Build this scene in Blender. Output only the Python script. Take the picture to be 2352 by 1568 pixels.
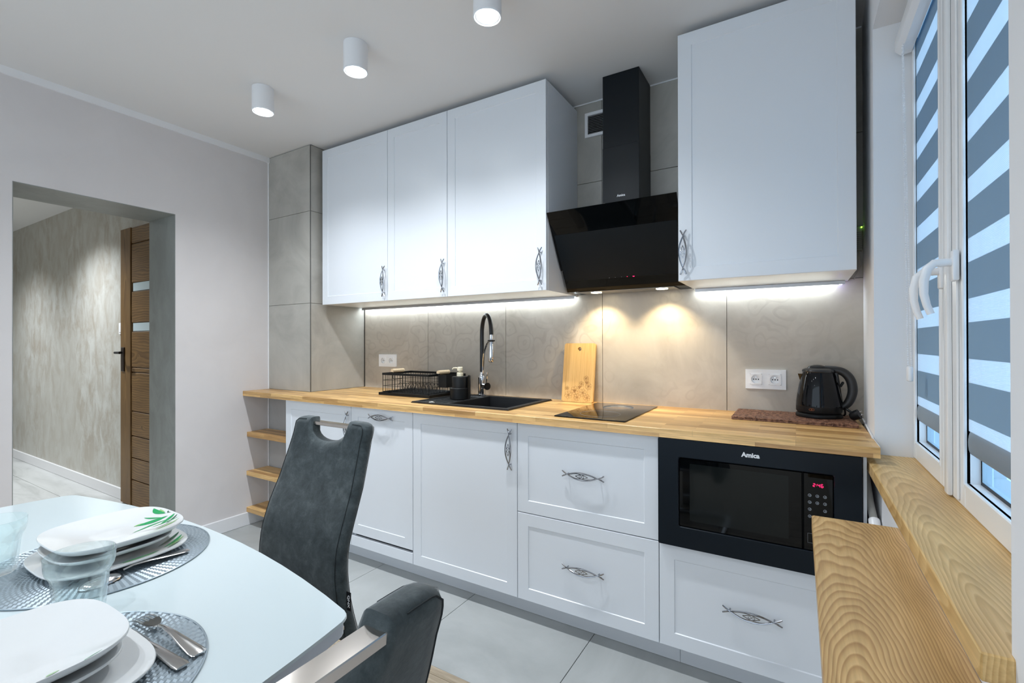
import bpy, bmesh, math, random
from mathutils import Vector, Matrix
PI = math.pi
random.seed(7)
for o in list(bpy.data.objects): bpy.data.objects.remove(o)
S = bpy.context.scene
COL = S.collection

# ---------------------------------------------------------------- camera
YAW, PITCH, ROLL, FPX = 0.5429, 0.0029, -0.0023, 1089.27
fw = Vector((-math.sin(YAW)*math.cos(PITCH), math.cos(YAW)*math.cos(PITCH), math.sin(PITCH)))
r0 = Vector((math.cos(YAW), math.sin(YAW), 0)); u0 = r0.cross(fw)
rt = math.cos(ROLL)*r0 + math.sin(ROLL)*u0; up = -math.sin(ROLL)*r0 + math.cos(ROLL)*u0
cam = bpy.data.objects.new('camera', bpy.data.cameras.new('camera')); COL.objects.link(cam)
M = Matrix((rt, up, -fw)).transposed().to_4x4(); M.translation = Vector((3.1078, -2.3655, 1.1907))
cam.matrix_world = M
cam.data.sensor_width = 36.0; cam.data.lens = FPX/2352*36.0; cam.data.clip_start = 0.02
S.camera = cam

# ---------------------------------------------------------------- world, view
W = bpy.data.worlds.new('sky'); S.world = W; W.use_nodes = True
bg = W.node_tree.nodes['Background']; bg.inputs[0].default_value = (0.72, 0.86, 1.0, 1); bg.inputs[1].default_value = 1.45
S.view_settings.view_transform = 'Standard'; S.view_settings.look = 'None'
S.view_settings.gamma = 1.0; S.view_settings.use_curve_mapping = False
S.view_settings.exposure = 0.55
LAMP_W = 41.0          # watts of one ceiling downlight
LAMP_C = (0.90, 0.95, 1.0)
WARM_C = (1.0, 0.80, 0.48)

def point_light(name, kind, loc, watts, color, parent=None, **kw):
    L = bpy.data.lights.new(name, kind); L.energy = watts; L.color = color
    for k, v in kw.items(): setattr(L, k, v)
    o = bpy.data.objects.new(name, L); COL.objects.link(o); o.location = loc
    if parent: o.parent = parent; o.location = Vector(loc) - root_loc(parent)
    return o

# ---------------------------------------------------------------- materials
MATS = {}
def nm(name):
    m = bpy.data.materials.new(name); m.use_nodes = True
    nt = m.node_tree; MATS[name] = m
    return m, nt, nt.nodes['Principled BSDF']
def plain(name, col, rough=0.5, metal=0.0, spec=None, **kw):
    m, nt, b = nm(name)
    b.inputs['Base Color'].default_value = (*col, 1); b.inputs['Roughness'].default_value = rough
    b.inputs['Metallic'].default_value = metal
    if spec is not None: b.inputs['Specular IOR Level'].default_value = spec
    for k, v in kw.items(): b.inputs[k].default_value = v
    return m
def emit(name, col, s):
    m, nt, b = nm(name)
    b.inputs['Base Color'].default_value = (*col, 1)
    b.inputs['Emission Color'].default_value = (*col, 1); b.inputs['Emission Strength'].default_value = s
    return m
def N(nt, t, **kw):
    n = nt.nodes.new(t)
    for k, v in kw.items():
        if k in n.inputs: n.inputs[k].default_value = v
        else: setattr(n, k, v)
    return n
def L(nt, a, b): nt.links.new(a, b)
def coords(nt, scale=(1, 1, 1), rot=(0, 0, 0), world=True, loc=(0, 0, 0)):
    if world: src = N(nt, 'ShaderNodeNewGeometry').outputs['Position']
    else: src = N(nt, 'ShaderNodeTexCoord').outputs['Object']
    mp = N(nt, 'ShaderNodeMapping'); mp.inputs['Scale'].default_value = scale
    mp.inputs['Rotation'].default_value = rot; mp.inputs['Location'].default_value = loc
    L(nt, src, mp.inputs['Vector']); return mp.outputs[0]
def ramp(nt, fac, stops):
    r = N(nt, 'ShaderNodeValToRGB'); e = r.color_ramp.elements
    while len(e) < len(stops): e.new(0.5)
    for i, (p, c) in enumerate(stops): e[i].position = p; e[i].color = (*c, 1)
    L(nt, fac, r.inputs[0]); return r.outputs[0]
def mix(nt, a, b, f, mode='MIX'):
    m = N(nt, 'ShaderNodeMix', data_type='RGBA', blend_type=mode)
    for i, v in ((6, a), (7, b)):
        if isinstance(v, tuple): m.inputs[i].default_value = (*v, 1)
        else: L(nt, v, m.inputs[i])
    if isinstance(f, (int, float)): m.inputs[0].default_value = f
    else: L(nt, f, m.inputs[0])
    return m.outputs[2]
def bump(nt, b, h, strength=0.2, dist=0.001):
    n = N(nt, 'ShaderNodeBump'); n.inputs['Strength'].default_value = strength; n.inputs['Distance'].default_value = dist
    L(nt, h, n.inputs['Height']); L(nt, n.outputs[0], b.inputs['Normal'])
def noise(nt, vec, scale, detail=4, rough=0.55, dist=0.0):
    n = N(nt, 'ShaderNodeTexNoise'); n.inputs['Scale'].default_value = scale; n.inputs['Detail'].default_value = detail
    n.inputs['Roughness'].default_value = rough; n.inputs['Distortion'].default_value = dist
    L(nt, vec, n.inputs['Vector']); return n.outputs['Fac']

def mottled(name, c1, c2, scale, rough=0.5, stretch=(1, 1, 1), lo=0.35, hi=0.65, bstr=0.0, spec=None, dist=0.5):
    m, nt, b = nm(name)
    v = coords(nt, stretch); n = noise(nt, v, scale, 6, 0.6, dist)
    L(nt, ramp(nt, n, [(lo, c1), (hi, c2)]), b.inputs['Base Color'])
    b.inputs['Roughness'].default_value = rough
    if spec is not None: b.inputs['Specular IOR Level'].default_value = spec
    if bstr: bump(nt, b, noise(nt, v, scale*8, 3), bstr)
    return m

M_WALL = mottled('wall_paint', (0.655, 0.625, 0.62), (0.69, 0.66, 0.655), 3, 0.8)
M_CEIL = plain('ceiling_paint', (0.77, 0.765, 0.76), 0.85)
M_WHITE = plain('white_trim', (0.80, 0.80, 0.81), 0.45)
M_LACQ = plain('white_lacquer', (0.745, 0.775, 0.815), 0.30)
M_CARC = plain('cabinet_board', (0.74, 0.74, 0.74), 0.5)
M_PVC = plain('window_pvc', (0.90, 0.905, 0.91), 0.25)
M_PLASTIC = plain('white_plastic', (0.90, 0.90, 0.91), 0.3)
M_BLACK = plain('matt_black', (0.005, 0.0055, 0.006), 0.42, spec=0.28)
M_BLKGLOSS = plain('black_gloss', (0.001, 0.0015, 0.003), 0.05, spec=0.32)
M_BLKGLASS = plain('black_glass', (0.001, 0.0015, 0.002), 0.03, spec=0.30)
M_HOODBODY = plain('black_lacquered_steel', (0.002, 0.005, 0.008), 0.38, spec=0.3)
M_MWBODY = plain('microwave_enamel', (0.002, 0.006, 0.011), 0.35, spec=0.22)
M_CHROME = plain('chrome', (0.72, 0.72, 0.74), 0.07, 1.0)
M_STEEL = plain('polished_steel', (0.62, 0.61, 0.60), 0.12, 1.0)
M_BAR = plain('chair_bar_steel', (0.55, 0.51, 0.47), 0.16, 1.0)
M_BRASSY = plain('brushed_bar', (0.50, 0.43, 0.34), 0.22, 1.0)
M_HANDLE = plain('antique_chrome', (0.36, 0.37, 0.40), 0.14, 1.0)
M_GROUT = plain('grout', (0.14, 0.14, 0.13), 0.9)
M_FGROUT = plain('floor_grout', (0.09, 0.09, 0.09), 0.9)
M_PORC = plain('porcelain', (0.65, 0.66, 0.66), 0.08, spec=0.6)
M_CREAM = plain('cream_plastic', (0.70, 0.64, 0.48), 0.4)
M_LWOOD = mottled('light_wood', (0.62, 0.46, 0.28), (0.72, 0.57, 0.38), 30, 0.5, (1, 6, 6))
M_SINK = mottled('black_granite', (0.004, 0.0045, 0.005), (0.013, 0.014, 0.016), 400, 0.42, bstr=0.1)
M_NICHE = mottled('dark_filler', (0.15, 0.14, 0.13), (0.19, 0.18, 0.16), 6, 0.8)
M_LED = emit('led_light', (0.80, 0.92, 1.0), 14)
M_LENS = emit('lamp_lens', (0.90, 0.97, 1.0), 30)
M_WLENS = emit('warm_lens', (1.0, 0.86, 0.55), 18)
M_RED = emit('red_digits', (1.0, 0.01, 0.09), 3.2)
M_GREEN = emit('green_led', (0.35, 1.0, 0.05), 6)
M_VIOLET = emit('violet_led', (0.35, 0.3, 1.0), 14)
M_PRINT = plain('white_print', (0.85, 0.86, 0.88), 0.5)
M_GREY = plain('grey_print', (0.20, 0.21, 0.23), 0.4)
M_ORANGE = plain('orange_print', (0.32, 0.09, 0.02), 0.4)

def mk_glass(name, tint=(0.97, 0.99, 0.99)):
    m, nt, b = nm(name); out = nt.nodes['Material Output']
    b.inputs['Base Color'].default_value = (*tint, 1); b.inputs['Roughness'].default_value = 0.0
    b.inputs['Transmission Weight'].default_value = 1.0; b.inputs['IOR'].default_value = 1.45
    tp = N(nt, 'ShaderNodeBsdfTransparent'); tp.inputs[0].default_value = (0.95, 0.985, 0.985, 1)
    lw = N(nt, 'ShaderNodeLayerWeight'); lw.inputs['Blend'].default_value = 0.22
    rr = N(nt, 'ShaderNodeMapRange'); rr.inputs['To Min'].default_value = 0.04; rr.inputs['To Max'].default_value = 0.95
    L(nt, lw.outputs['Facing'], rr.inputs['Value'])
    mx = N(nt, 'ShaderNodeMixShader'); L(nt, rr.outputs[0], mx.inputs[0])
    L(nt, tp.outputs[0], mx.inputs[1]); L(nt, b.outputs[0], mx.inputs[2]); L(nt, mx.outputs[0], out.inputs[0]); return m
M_GLASS = mk_glass('drinking_glass', (0.97, 0.995, 0.995))
def mk_pane():
    m, nt, b = nm('window_glass')
    out = nt.nodes['Material Output']
    tr = N(nt, 'ShaderNodeBsdfTransparent'); tr.inputs[0].default_value = (0.66, 0.82, 0.93, 1)
    gl = N(nt, 'ShaderNodeBsdfGlossy'); gl.inputs['Roughness'].default_value = 0.02
    mx = N(nt, 'ShaderNodeMixShader'); mx.inputs[0].default_value = 0.08
    L(nt, tr.outputs[0], mx.inputs[1]); L(nt, gl.outputs[0], mx.inputs[2]); L(nt, mx.outputs[0], out.inputs[0]); return m
M_PANE = mk_pane()
def mk_cloth(name, col, trans, transp):
    m, nt, b = nm(name); out = nt.nodes['Material Output']
    df = N(nt, 'ShaderNodeBsdfDiffuse'); df.inputs[0].default_value = (*col, 1)
    tl = N(nt, 'ShaderNodeBsdfTranslucent'); tl.inputs[0].default_value = (*col, 1)
    m1 = N(nt, 'ShaderNodeMixShader'); m1.inputs[0].default_value = trans
    L(nt, df.outputs[0], m1.inputs[1]); L(nt, tl.outputs[0], m1.inputs[2])
    tp = N(nt, 'ShaderNodeBsdfTransparent'); m2 = N(nt, 'ShaderNodeMixShader')
    if transp > 0:
        v = coords(nt, (1, 1, 1)); wv = N(nt, 'ShaderNodeTexWave', wave_type='BANDS', bands_direction='Z')
        wv.inputs['Scale'].default_value = 95; wv.inputs['Distortion'].default_value = 0.6; L(nt, v, wv.inputs['Vector'])
        rr = N(nt, 'ShaderNodeMapRange'); rr.inputs['To Min'].default_value = transp*0.6; rr.inputs['To Max'].default_value = min(1, transp*1.25)
        L(nt, wv.outputs['Fac'], rr.inputs['Value']); L(nt, rr.outputs[0], m2.inputs[0])
    else: m2.inputs[0].default_value = 0
    L(nt, m1.outputs[0], m2.inputs[1]); L(nt, tp.outputs[0], m2.inputs[2]); L(nt, m2.outputs[0], out.inputs[0]); return m
M_SHEER = mk_cloth('sheer_stripe', (0.95, 0.97, 1.0), 0.62, 0.30)
M_OPAQ = mk_cloth('opaque_stripe', (0.35, 0.50, 0.63), 0.28, 0.0)

def mk_tile(name, c1, c2, floral=0.0, rough=0.4):
    m, nt, b = nm(name)
    v = coords(nt)
    n = noise(nt, v, 3.0, 7, 0.62, 0.8); col = ramp(nt, n, [(0.32, c1), (0.68, c2)])
    if floral:
        # faint scrolling print: warped rings around scattered centres
        nz = N(nt, 'ShaderNodeTexNoise'); nz.inputs['Scale'].default_value = 5.5; nz.inputs['Detail'].default_value = 1.5
        L(nt, v, nz.inputs['Vector'])
        ad = N(nt, 'ShaderNodeVectorMath', operation='MULTIPLY_ADD'); ad.inputs[1].default_value = (0.16, 0.16, 0.16)
        L(nt, nz.outputs['Color'], ad.inputs[0]); L(nt, v, ad.inputs[2])
        vo = N(nt, 'ShaderNodeTexVoronoi', feature='SMOOTH_F1'); vo.inputs['Scale'].default_value = 10.5; vo.inputs['Smoothness'].default_value = 0.25
        L(nt, ad.outputs[0], vo.inputs['Vector'])
        mu = N(nt, 'ShaderNodeMath', operation='MULTIPLY'); mu.inputs[1].default_value = 19; L(nt, vo.outputs['Distance'], mu.inputs[0])
        si = N(nt, 'ShaderNodeMath', operation='SINE'); L(nt, mu.outputs[0], si.inputs[0])
        rr = N(nt, 'ShaderNodeMapRange'); rr.inputs['From Min'].default_value = 0.35; rr.inputs['From Max'].default_value = 0.9
        L(nt, si.outputs[0], rr.inputs['Value'])
        big = noise(nt, v, 2.2, 2); bm_ = N(nt, 'ShaderNodeMapRange'); bm_.inputs['From Min'].default_value = 0.42; bm_.inputs['From Max'].default_value = 0.6
        L(nt, big, bm_.inputs['Value'])
        mm = N(nt, 'ShaderNodeMath', operation='MULTIPLY'); L(nt, rr.outputs[0], mm.inputs[0]); L(nt, bm_.outputs[0], mm.inputs[1])
        m3 = N(nt, 'ShaderNodeMath', operation='MULTIPLY'); m3.inputs[1].default_value = floral; L(nt, mm.outputs[0], m3.inputs[0])
        col = mix(nt, col, (0.34, 0.285, 0.235), m3.outputs[0])
    L(nt, col, b.inputs['Base Color']); b.inputs['Roughness'].default_value = rough
    bump(nt, b, noise(nt, v, 40, 4), 0.05)
    return m
M_TILE = mk_tile('concrete_tile', (0.35, 0.335, 0.30), (0.49, 0.47, 0.425), 0, 0.42)
M_TILEF = mk_tile('floral_tile', (0.43, 0.38, 0.315), (0.58, 0.525, 0.45), 0.30, 0.34)
def mk_floor():
    m, nt, b = nm('floor_tile_stone'); v = coords(nt)
    n = noise(nt, v, 1.6, 6, 0.6, 1.2); col = ramp(nt, n, [(0.3, (0.33, 0.345, 0.34)), (0.7, (0.45, 0.465, 0.46))])
    L(nt, col, b.inputs['Base Color']); b.inputs['Roughness'].default_value = 0.33
    return m
M_FTILE = mk_floor()
def mk_hall():
    m, nt, b = nm('hall_tile_veined'); v = coords(nt, (0.35, 1.6, 1), (0, 0, 0.35))
    n = noise(nt, v, 4, 6, 0.6, 1.0); col = ramp(nt, n, [(0.3, (0.36, 0.37, 0.36)), (0.5, (0.52, 0.53, 0.52)), (0.7, (0.60, 0.61, 0.60))])
    L(nt, col, b.inputs['Base Color']); b.inputs['Roughness'].default_value = 0.35; return m
M_HTILE = mk_hall()
def mk_plaster(name, c1, c2, c3, str_=1.0):
    m, nt, b = nm(name); v = coords(nt, (1.5, 1.5, 0.8))
    n = noise(nt, v, 6, 8, 0.68, 0.5); n2 = noise(nt, v, 1.1, 3, 0.5)
    col = ramp(nt, n, [(0.38, c1), (0.5, c2), (0.62, c3)])
    col = mix(nt, col, tuple(c2), ramp(nt, n2, [(0.4, (0, 0, 0)), (0.65, (0.6, 0.6, 0.6))]))
    L(nt, col, b.inputs['Base Color'])
    r = N(nt, 'ShaderNodeMapRange'); r.inputs['To Min'].default_value = 0.35; r.inputs['To Max'].default_value = 0.6
    L(nt, n, r.inputs['Value']); L(nt, r.outputs[0], b.inputs['Roughness'])
    b.inputs['Metallic'].default_value = 0.15
    bump(nt, b, n, 0.15*str_); return m
M_PLAST = mk_plaster('silver_plaster', (0.45, 0.41, 0.345), (0.53, 0.515, 0.465), (0.60, 0.60, 0.56))
M_JAMB = mk_plaster('grey_plaster', (0.24, 0.25, 0.235), (0.28, 0.295, 0.28), (0.32, 0.335, 0.32), 0.4)

def mk_butcher():
    m, nt, b = nm('butcher_block')
    pos = N(nt, 'ShaderNodeNewGeometry'); sp = N(nt, 'ShaderNodeSeparateXYZ'); L(nt, pos.outputs['Position'], sp.inputs[0])
    ad = N(nt, 'ShaderNodeMath', operation='ADD'); L(nt, sp.outputs['Y'], ad.inputs[0]); L(nt, sp.outputs['Z'], ad.inputs[1])
    cb = N(nt, 'ShaderNodeCombineXYZ'); L(nt, sp.outputs['X'], cb.inputs[0]); L(nt, ad.outputs[0], cb.inputs[1])
    br = N(nt, 'ShaderNodeTexBrick'); br.offset = 0.37; br.offset_frequency = 2; br.squash = 1.0
    br.inputs['Color1'].default_value = (0.37, 0.19, 0.060, 1); br.inputs['Color2'].default_value = (0.76, 0.49, 0.205, 1)
    br.inputs['Mortar'].default_value = (0.42, 0.26, 0.12, 1); br.inputs['Scale'].default_value = 1.0
    br.inputs['Mortar Size'].default_value = 0.0004; br.inputs['Bias'].default_value = 0.15
    br.inputs['Brick Width'].default_value = 0.31; br.inputs['Row Height'].default_value = 0.0345
    L(nt, cb.outputs[0], br.inputs['Vector'])
    mp = N(nt, 'ShaderNodeMapping'); mp.inputs['Scale'].default_value = (2.2, 34, 34); L(nt, pos.outputs['Position'], mp.inputs['Vector'])
    n = noise(nt, mp.outputs[0], 4, 5, 0.6, 0.6)
    g = ramp(nt, n, [(0.3, (0.74, 0.70, 0.62)), (0.65, (1.12, 1.1, 1.06))])
    L(nt, mix(nt, br.outputs['Color'], g, 1.0, 'MULTIPLY'), b.inputs['Base Color'])
    b.inputs['Roughness'].default_value = 0.34; bump(nt, b, n, 0.06); return m
M_BUTCH = mk_butcher()

def mk_pine(name, x0, y0, d0, k, c1, c2, c3, freq, along='Y', rough=0.4, wob=0.012, knots=None, kscale=2.3, contrast=1.0):
    """growth rings cut by the board: distance to a pith line that dips away along the board"""
    m, nt, b = nm(name)
    pos = N(nt, 'ShaderNodeNewGeometry'); sp = N(nt, 'ShaderNodeSeparateXYZ'); L(nt, pos.outputs['Position'], sp.inputs[0])
    across, length, depth = {'Y': ('X', 'Y', 'Z'), 'X': ('Z', 'X', 'Y'), 'Z': ('X', 'Z', 'Y')}[along]
    def mth(op, a, c=None):
        n = N(nt, 'ShaderNodeMath', operation=op)
        for i, v in enumerate((a, c)):
            if v is None: continue
            if isinstance(v, (int, float)): n.inputs[i].default_value = v
            else: L(nt, v, n.inputs[i])
        return n.outputs[0]
    st = {'Y': (5, 1.6, 5), 'X': (1.6, 5, 5), 'Z': (5, 5, 1.6)}[along]
    nz = N(nt, 'ShaderNodeTexNoise'); nz.inputs['Scale'].default_value = 1.5; nz.inputs['Detail'].default_value = 2.5
    L(nt, coords(nt, st), nz.inputs['Vector']); nc = N(nt, 'ShaderNodeSeparateColor'); L(nt, nz.outputs['Color'], nc.inputs[0])
    u = mth('ADD', mth('SUBTRACT', sp.outputs[across], x0), mth('MULTIPLY', mth('SUBTRACT', nc.outputs[0], 0.5), wob*7))
    d = mth('ADD', mth('ADD', mth('MULTIPLY', mth('SUBTRACT', sp.outputs[length], y0), k), d0), mth('MULTIPLY', mth('SUBTRACT', nc.outputs[1], 0.5), wob*4))
    r = mth('SQRT', mth('ADD', mth('MULTIPLY', u, u), mth('MULTIPLY', d, d)))
    # knots bend the rings round themselves
    kf = None
    vo = N(nt, 'ShaderNodeTexVoronoi'); vo.inputs['Scale'].default_value = kscale
    kv = {'Y': (1.5, 0.9, 1.5), 'X': (0.9, 1.5, 1.5), 'Z': (1.5, 1.5, 0.9)}[along]
    L(nt, coords(nt, kv, loc=knots or (0.31, 0.42, 0.1)), vo.inputs['Vector'])
    bend = mth('MULTIPLY', mth('POWER', 2.718, mth('MULTIPLY', vo.outputs['Distance'], -14.0)), 0.03)
    ph = mth('FRACT', mth('MULTIPLY', mth('ADD', r, bend), freq))
    col = ramp(nt, ph, [(0.0, c3), (0.45, c2), (0.86, c1), (0.97, c2)])
    fs = {'Y': (60, 3, 60), 'X': (3, 60, 60), 'Z': (60, 60, 3)}[along]
    f = noise(nt, coords(nt, fs), 3, 4)
    col = mix(nt, col, ramp(nt, f, [(0.3, (0.84, 0.82, 0.78)), (0.7, (1.05, 1.04, 1.03))]), 1.0, 'MULTIPLY')
    big = noise(nt, coords(nt, st), 2.2, 3)
    col = mix(nt, col, ramp(nt, big, [(0.3, (0.80, 0.76, 0.70)), (0.65, (1.08, 1.07, 1.05))]), contrast, 'MULTIPLY')
    kn = N(nt, 'ShaderNodeMapRange'); kn.inputs['From Min'].default_value = 0.030; kn.inputs['From Max'].default_value = 0.050
    kn.inputs['To Min'].default_value = 0.8; kn.inputs['To Max'].default_value = 0.0; L(nt, vo.outputs['Distance'], kn.inputs['Value'])
    col = mix(nt, col, tuple(q*0.42 for q in c1), kn.outputs[0])
    L(nt, col, b.inputs['Base Color']); b.inputs['Roughness'].default_value = rough
    bump(nt, b, ph, 0.03); return m
M_PINE = mk_pine('pine_board', 3.185, -1.75, 0.012, 0.12, (0.43, 0.252, 0.095), (0.60, 0.395, 0.175), (0.68, 0.475, 0.225), 205, wob=0.010, contrast=1.0)
M_PINE2 = mk_pine('pine_sill', 3.330, -1.50, 0.02, 0.08, (0.59, 0.375, 0.145), (0.70, 0.470, 0.200), (0.78, 0.555, 0.26), 190, wob=0.008, knots=(0.11, 0.2, 0.6))
M_OAKV = mk_pine('oak_stile', -1.16, 1.2, 0.03, 0.03, (0.13, 0.068, 0.020), (0.20, 0.113, 0.037), (0.25, 0.148, 0.052), 110, 'Z', 0.5, 0.006, kscale=3.0)
M_OAKH = mk_pine('oak_boards', 1.1, -0.9, 0.05, 0.06, (0.125, 0.064, 0.018), (0.20, 0.110, 0.034), (0.26, 0.152, 0.052), 60, 'X', 0.5, 0.012, kscale=4.5)
M_WFLOOR = mottled('wood_floor', (0.30, 0.24, 0.165), (0.44, 0.36, 0.26), 6, 0.45, (1.2, 16, 1))
M_FABRIC = None
def mk_fabric():
    m, nt, b = nm('slate_suede'); v = coords(nt, (1, 1, 1))
    n = noise(nt, v, 22, 8, 0.78, 0.3); n2 = noise(nt, v, 5, 3)
    col = ramp(nt, n, [(0.34, (0.022, 0.029, 0.031)), (0.52, (0.056, 0.069, 0.072)), (0.66, (0.104, 0.122, 0.124))])
    col = mix(nt, col, (0.045, 0.057, 0.062), 0.35)
    L(nt, col, b.inputs['Base Color']); b.inputs['Roughness'].default_value = 0.85
    b.inputs['Sheen Weight'].default_value = 0.35; b.inputs['Sheen Roughness'].default_value = 0.4
    b.inputs['Specular IOR Level'].default_value = 0.2
    bump(nt, b, noise(nt, v, 180, 3), 0.25); return m
M_FABRIC = mk_fabric()
M_TABTOP = plain('white_glass_top', (0.54, 0.61, 0.63), 0.07, spec=0.5)
M_TABEDGE = plain('table_frame_white', (0.52, 0.55, 0.60), 0.25)
M_BAMBOO = mottled('bamboo_board', (0.64, 0.37, 0.11), (0.78, 0.49, 0.18), 5, 0.4, (40, 2, 1.2))
M_BURN = plain('burnt_print', (0.40, 0.20, 0.05), 0.5)
M_MATW = mottled('brown_mat', (0.09, 0.032, 0.016), (0.34, 0.17, 0.10), 75, 0.5, (1, 1, 1), 0.4, 0.6)
M_SILVER = plain('silver_weave', (0.30, 0.355, 0.395), 0.36, 0.5, spec=0.6)
M_LEAF = plain('green_leaf_print', (0.02, 0.30, 0.10), 0.2)
M_LEAF2 = plain('pale_leaf_print', (0.25, 0.45, 0.18), 0.2)
M_LEAFD = plain('dark_leaf_print', (0.03, 0.10, 0.06), 0.2)
M_FROST = plain('frosted_glass', (0.60, 0.72, 0.76), 0.35)

# ---------------------------------------------------------------- mesh helpers
class MB:
    def __init__(s): s.bm = bmesh.new()
    def _tag(s, n0, smooth):
        s.bm.faces.ensure_lookup_table()
        for f in s.bm.faces[n0:]: f.smooth = smooth
    def box(s, x0, x1, y0, y1, z0, z1, bev=0.0, mat=None, seg=1):
        b = bmesh.new(); bmesh.ops.create_cube(b, size=1)
        for v in b.verts: v.co = Vector(((x0+x1)/2+v.co.x*(x1-x0), (y0+y1)/2+v.co.y*(y1-y0), (z0+z1)/2+v.co.z*(z1-z0)))
        if bev: bmesh.ops.bevel(b, geom=b.edges[:], offset=bev, segments=seg, affect='EDGES', profile=0.5)
        return s.merge(b, mat)
    def merge(s, b, mat=None, smooth=None):
        me = bpy.data.meshes.new('t'); 
        if mat is not None: b.transform(mat)
        b.to_mesh(me); b.free(); n0 = len(s.bm.faces); s.bm.from_mesh(me); bpy.data.meshes.remove(me)
        if smooth is not None: s._tag(n0, smooth)
        return s
    def tube(s, pts, r, seg=8, closed=False, flat=1.0, cap=True):
        pts = [Vector(p) for p in pts]; n = len(pts); rad = r if hasattr(r, '__len__') else [r]*n
        rings = []; prev = None
        for i, p in enumerate(pts):
            if closed: t = (pts[(i+1) % n]-pts[i-1]).normalized()
            else: t = (pts[min(i+1, n-1)]-pts[max(i-1, 0)]).normalized()
            if prev is None:
                a = Vector((0, 0, 1)) if abs(t.z) < 0.9 else Vector((1, 0, 0)); nn = (a-t*a.dot(t)).normalized()
            else: nn = (prev-t*prev.dot(t)); nn = nn.normalized() if nn.length > 1e-6 else t.orthogonal().normalized()
            prev = nn; bn = t.cross(nn)
            rings.append([s.bm.verts.new(p+(nn*math.cos(2*PI*k/seg)*flat+bn*math.sin(2*PI*k/seg))*rad[i]) for k in range(seg)])
        n0 = len(s.bm.faces); m = n if closed else n-1
        for i in range(m):
            A, B = rings[i], rings[(i+1) % n]
            for k in range(seg): s.bm.faces.new((A[k], A[(k+1) % seg], B[(k+1) % seg], B[k]))
        if not closed and cap: s.bm.faces.new(rings[0][::-1]); s.bm.faces.new(rings[-1])
        s._tag(n0, True); return s
    def lathe(s, prof, cx=0, cy=0, seg=32, sx=1.0, sy=1.0, fn=None):
        """profile of (r, z); r=0 closes"""
        rings = []; n0 = len(s.bm.faces)
        for j, (r, z) in enumerate(prof):
            if r < 1e-6: rings.append([s.bm.verts.new((cx, cy, z))])
            else:
                ring = []
                for k in range(seg):
                    a = 2*PI*k/seg; q = fn(a, j) if fn else 1.0
                    ring.append(s.bm.verts.new((cx+r*sx*q*math.cos(a), cy+r*sy*q*math.sin(a), z)))
                rings.append(ring)
        for A, B in zip(rings, rings[1:]):
            for k in range(seg):
                if len(A) == 1 and len(B) == 1: continue
                if len(A) == 1: s.bm.faces.new((A[0], B[k], B[(k+1) % seg]))
                elif len(B) == 1: s.bm.faces.new((A[k], A[(k+1) % seg], B[0]))
                else: s.bm.faces.new((A[k], A[(k+1) % seg], B[(k+1) % seg], B[k]))
        s._tag(n0, True); return s
    def cyl(s, c, r, h, axis='Z', seg=24, bev=0.0):
        b = bmesh.new(); bmesh.ops.create_cone(b, cap_ends=True, segments=seg, radius1=r, radius2=r, depth=h)
        if bev:
            es = [e for e in b.edges if abs(e.verts[0].co.z-e.verts[1].co.z) < 1e-6]
            bmesh.ops.bevel(b, geom=es, offset=bev, segments=2, affect='EDGES')
        R = {'Z': Matrix.Identity(4), 'X': Matrix.Rotation(PI/2, 4, 'Y'), 'Y': Matrix.Rotation(PI/2, 4, 'X')}[axis]
        return s.merge(b, Matrix.Translation(c) @ R, True)
    def prism(s, poly, z0, z1, axis='Z', smooth=False):
        """extrude polygon; axis Z: poly (x,y); axis Y: poly (x,z) from y=z0..z1; axis X: poly (y,z)"""
        f = {'Z': lambda p, t: (p[0], p[1], t), 'Y': lambda p, t: (p[0], t, p[1]), 'X': lambda p, t: (t, p[0], p[1])}[axis]
        A = [s.bm.verts.new(f(p, z0)) for p in poly]; B = [s.bm.verts.new(f(p, z1)) for p in poly]
        n = len(poly); s.bm.faces.new(A[::-1]); s.bm.faces.new(B)
        for i in range(n):
            q = s.bm.faces.new((A[i], A[(i+1) % n], B[(i+1) % n], B[i])); q.smooth = smooth
        return s
    def cells(s, us, vs, holes, t0, t1, axis='Z'):
        """slab in the uv plane with rectangular holes given as cell indices"""
        f = {'Z': lambda u, v, t: (u, v, t), 'Y': lambda u, v, t: (u, t, v), 'X': lambda u, v, t: (t, u, v)}[axis]
        V = {}
        def vert(i, j, t):
            k = (i, j, t)
            if k not in V: V[k] = s.bm.verts.new(f(us[i], vs[j], (t0, t1)[t]))
            return V[k]
        solid = lambda i, j: 0 <= i < len(us)-1 and 0 <= j < len(vs)-1 and (i, j) not in holes
        for i in range(len(us)-1):
            for j in range(len(vs)-1):
                if not solid(i, j): continue
                for t in (0, 1): s.bm.faces.new([vert(*q, t) for q in ((i, j), (i+1, j), (i+1, j+1), (i, j+1))])
                for di, dj, a, b in ((-1, 0, (i, j), (i, j+1)), (1, 0, (i+1, j), (i+1, j+1)), (0, -1, (i, j), (i+1, j)), (0, 1, (i, j+1), (i+1, j+1))):
                    if not solid(i+di, j+dj): s.bm.faces.new((vert(*a, 0), vert(*b, 0), vert(*b, 1), vert(*a, 1)))
        return s
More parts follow.
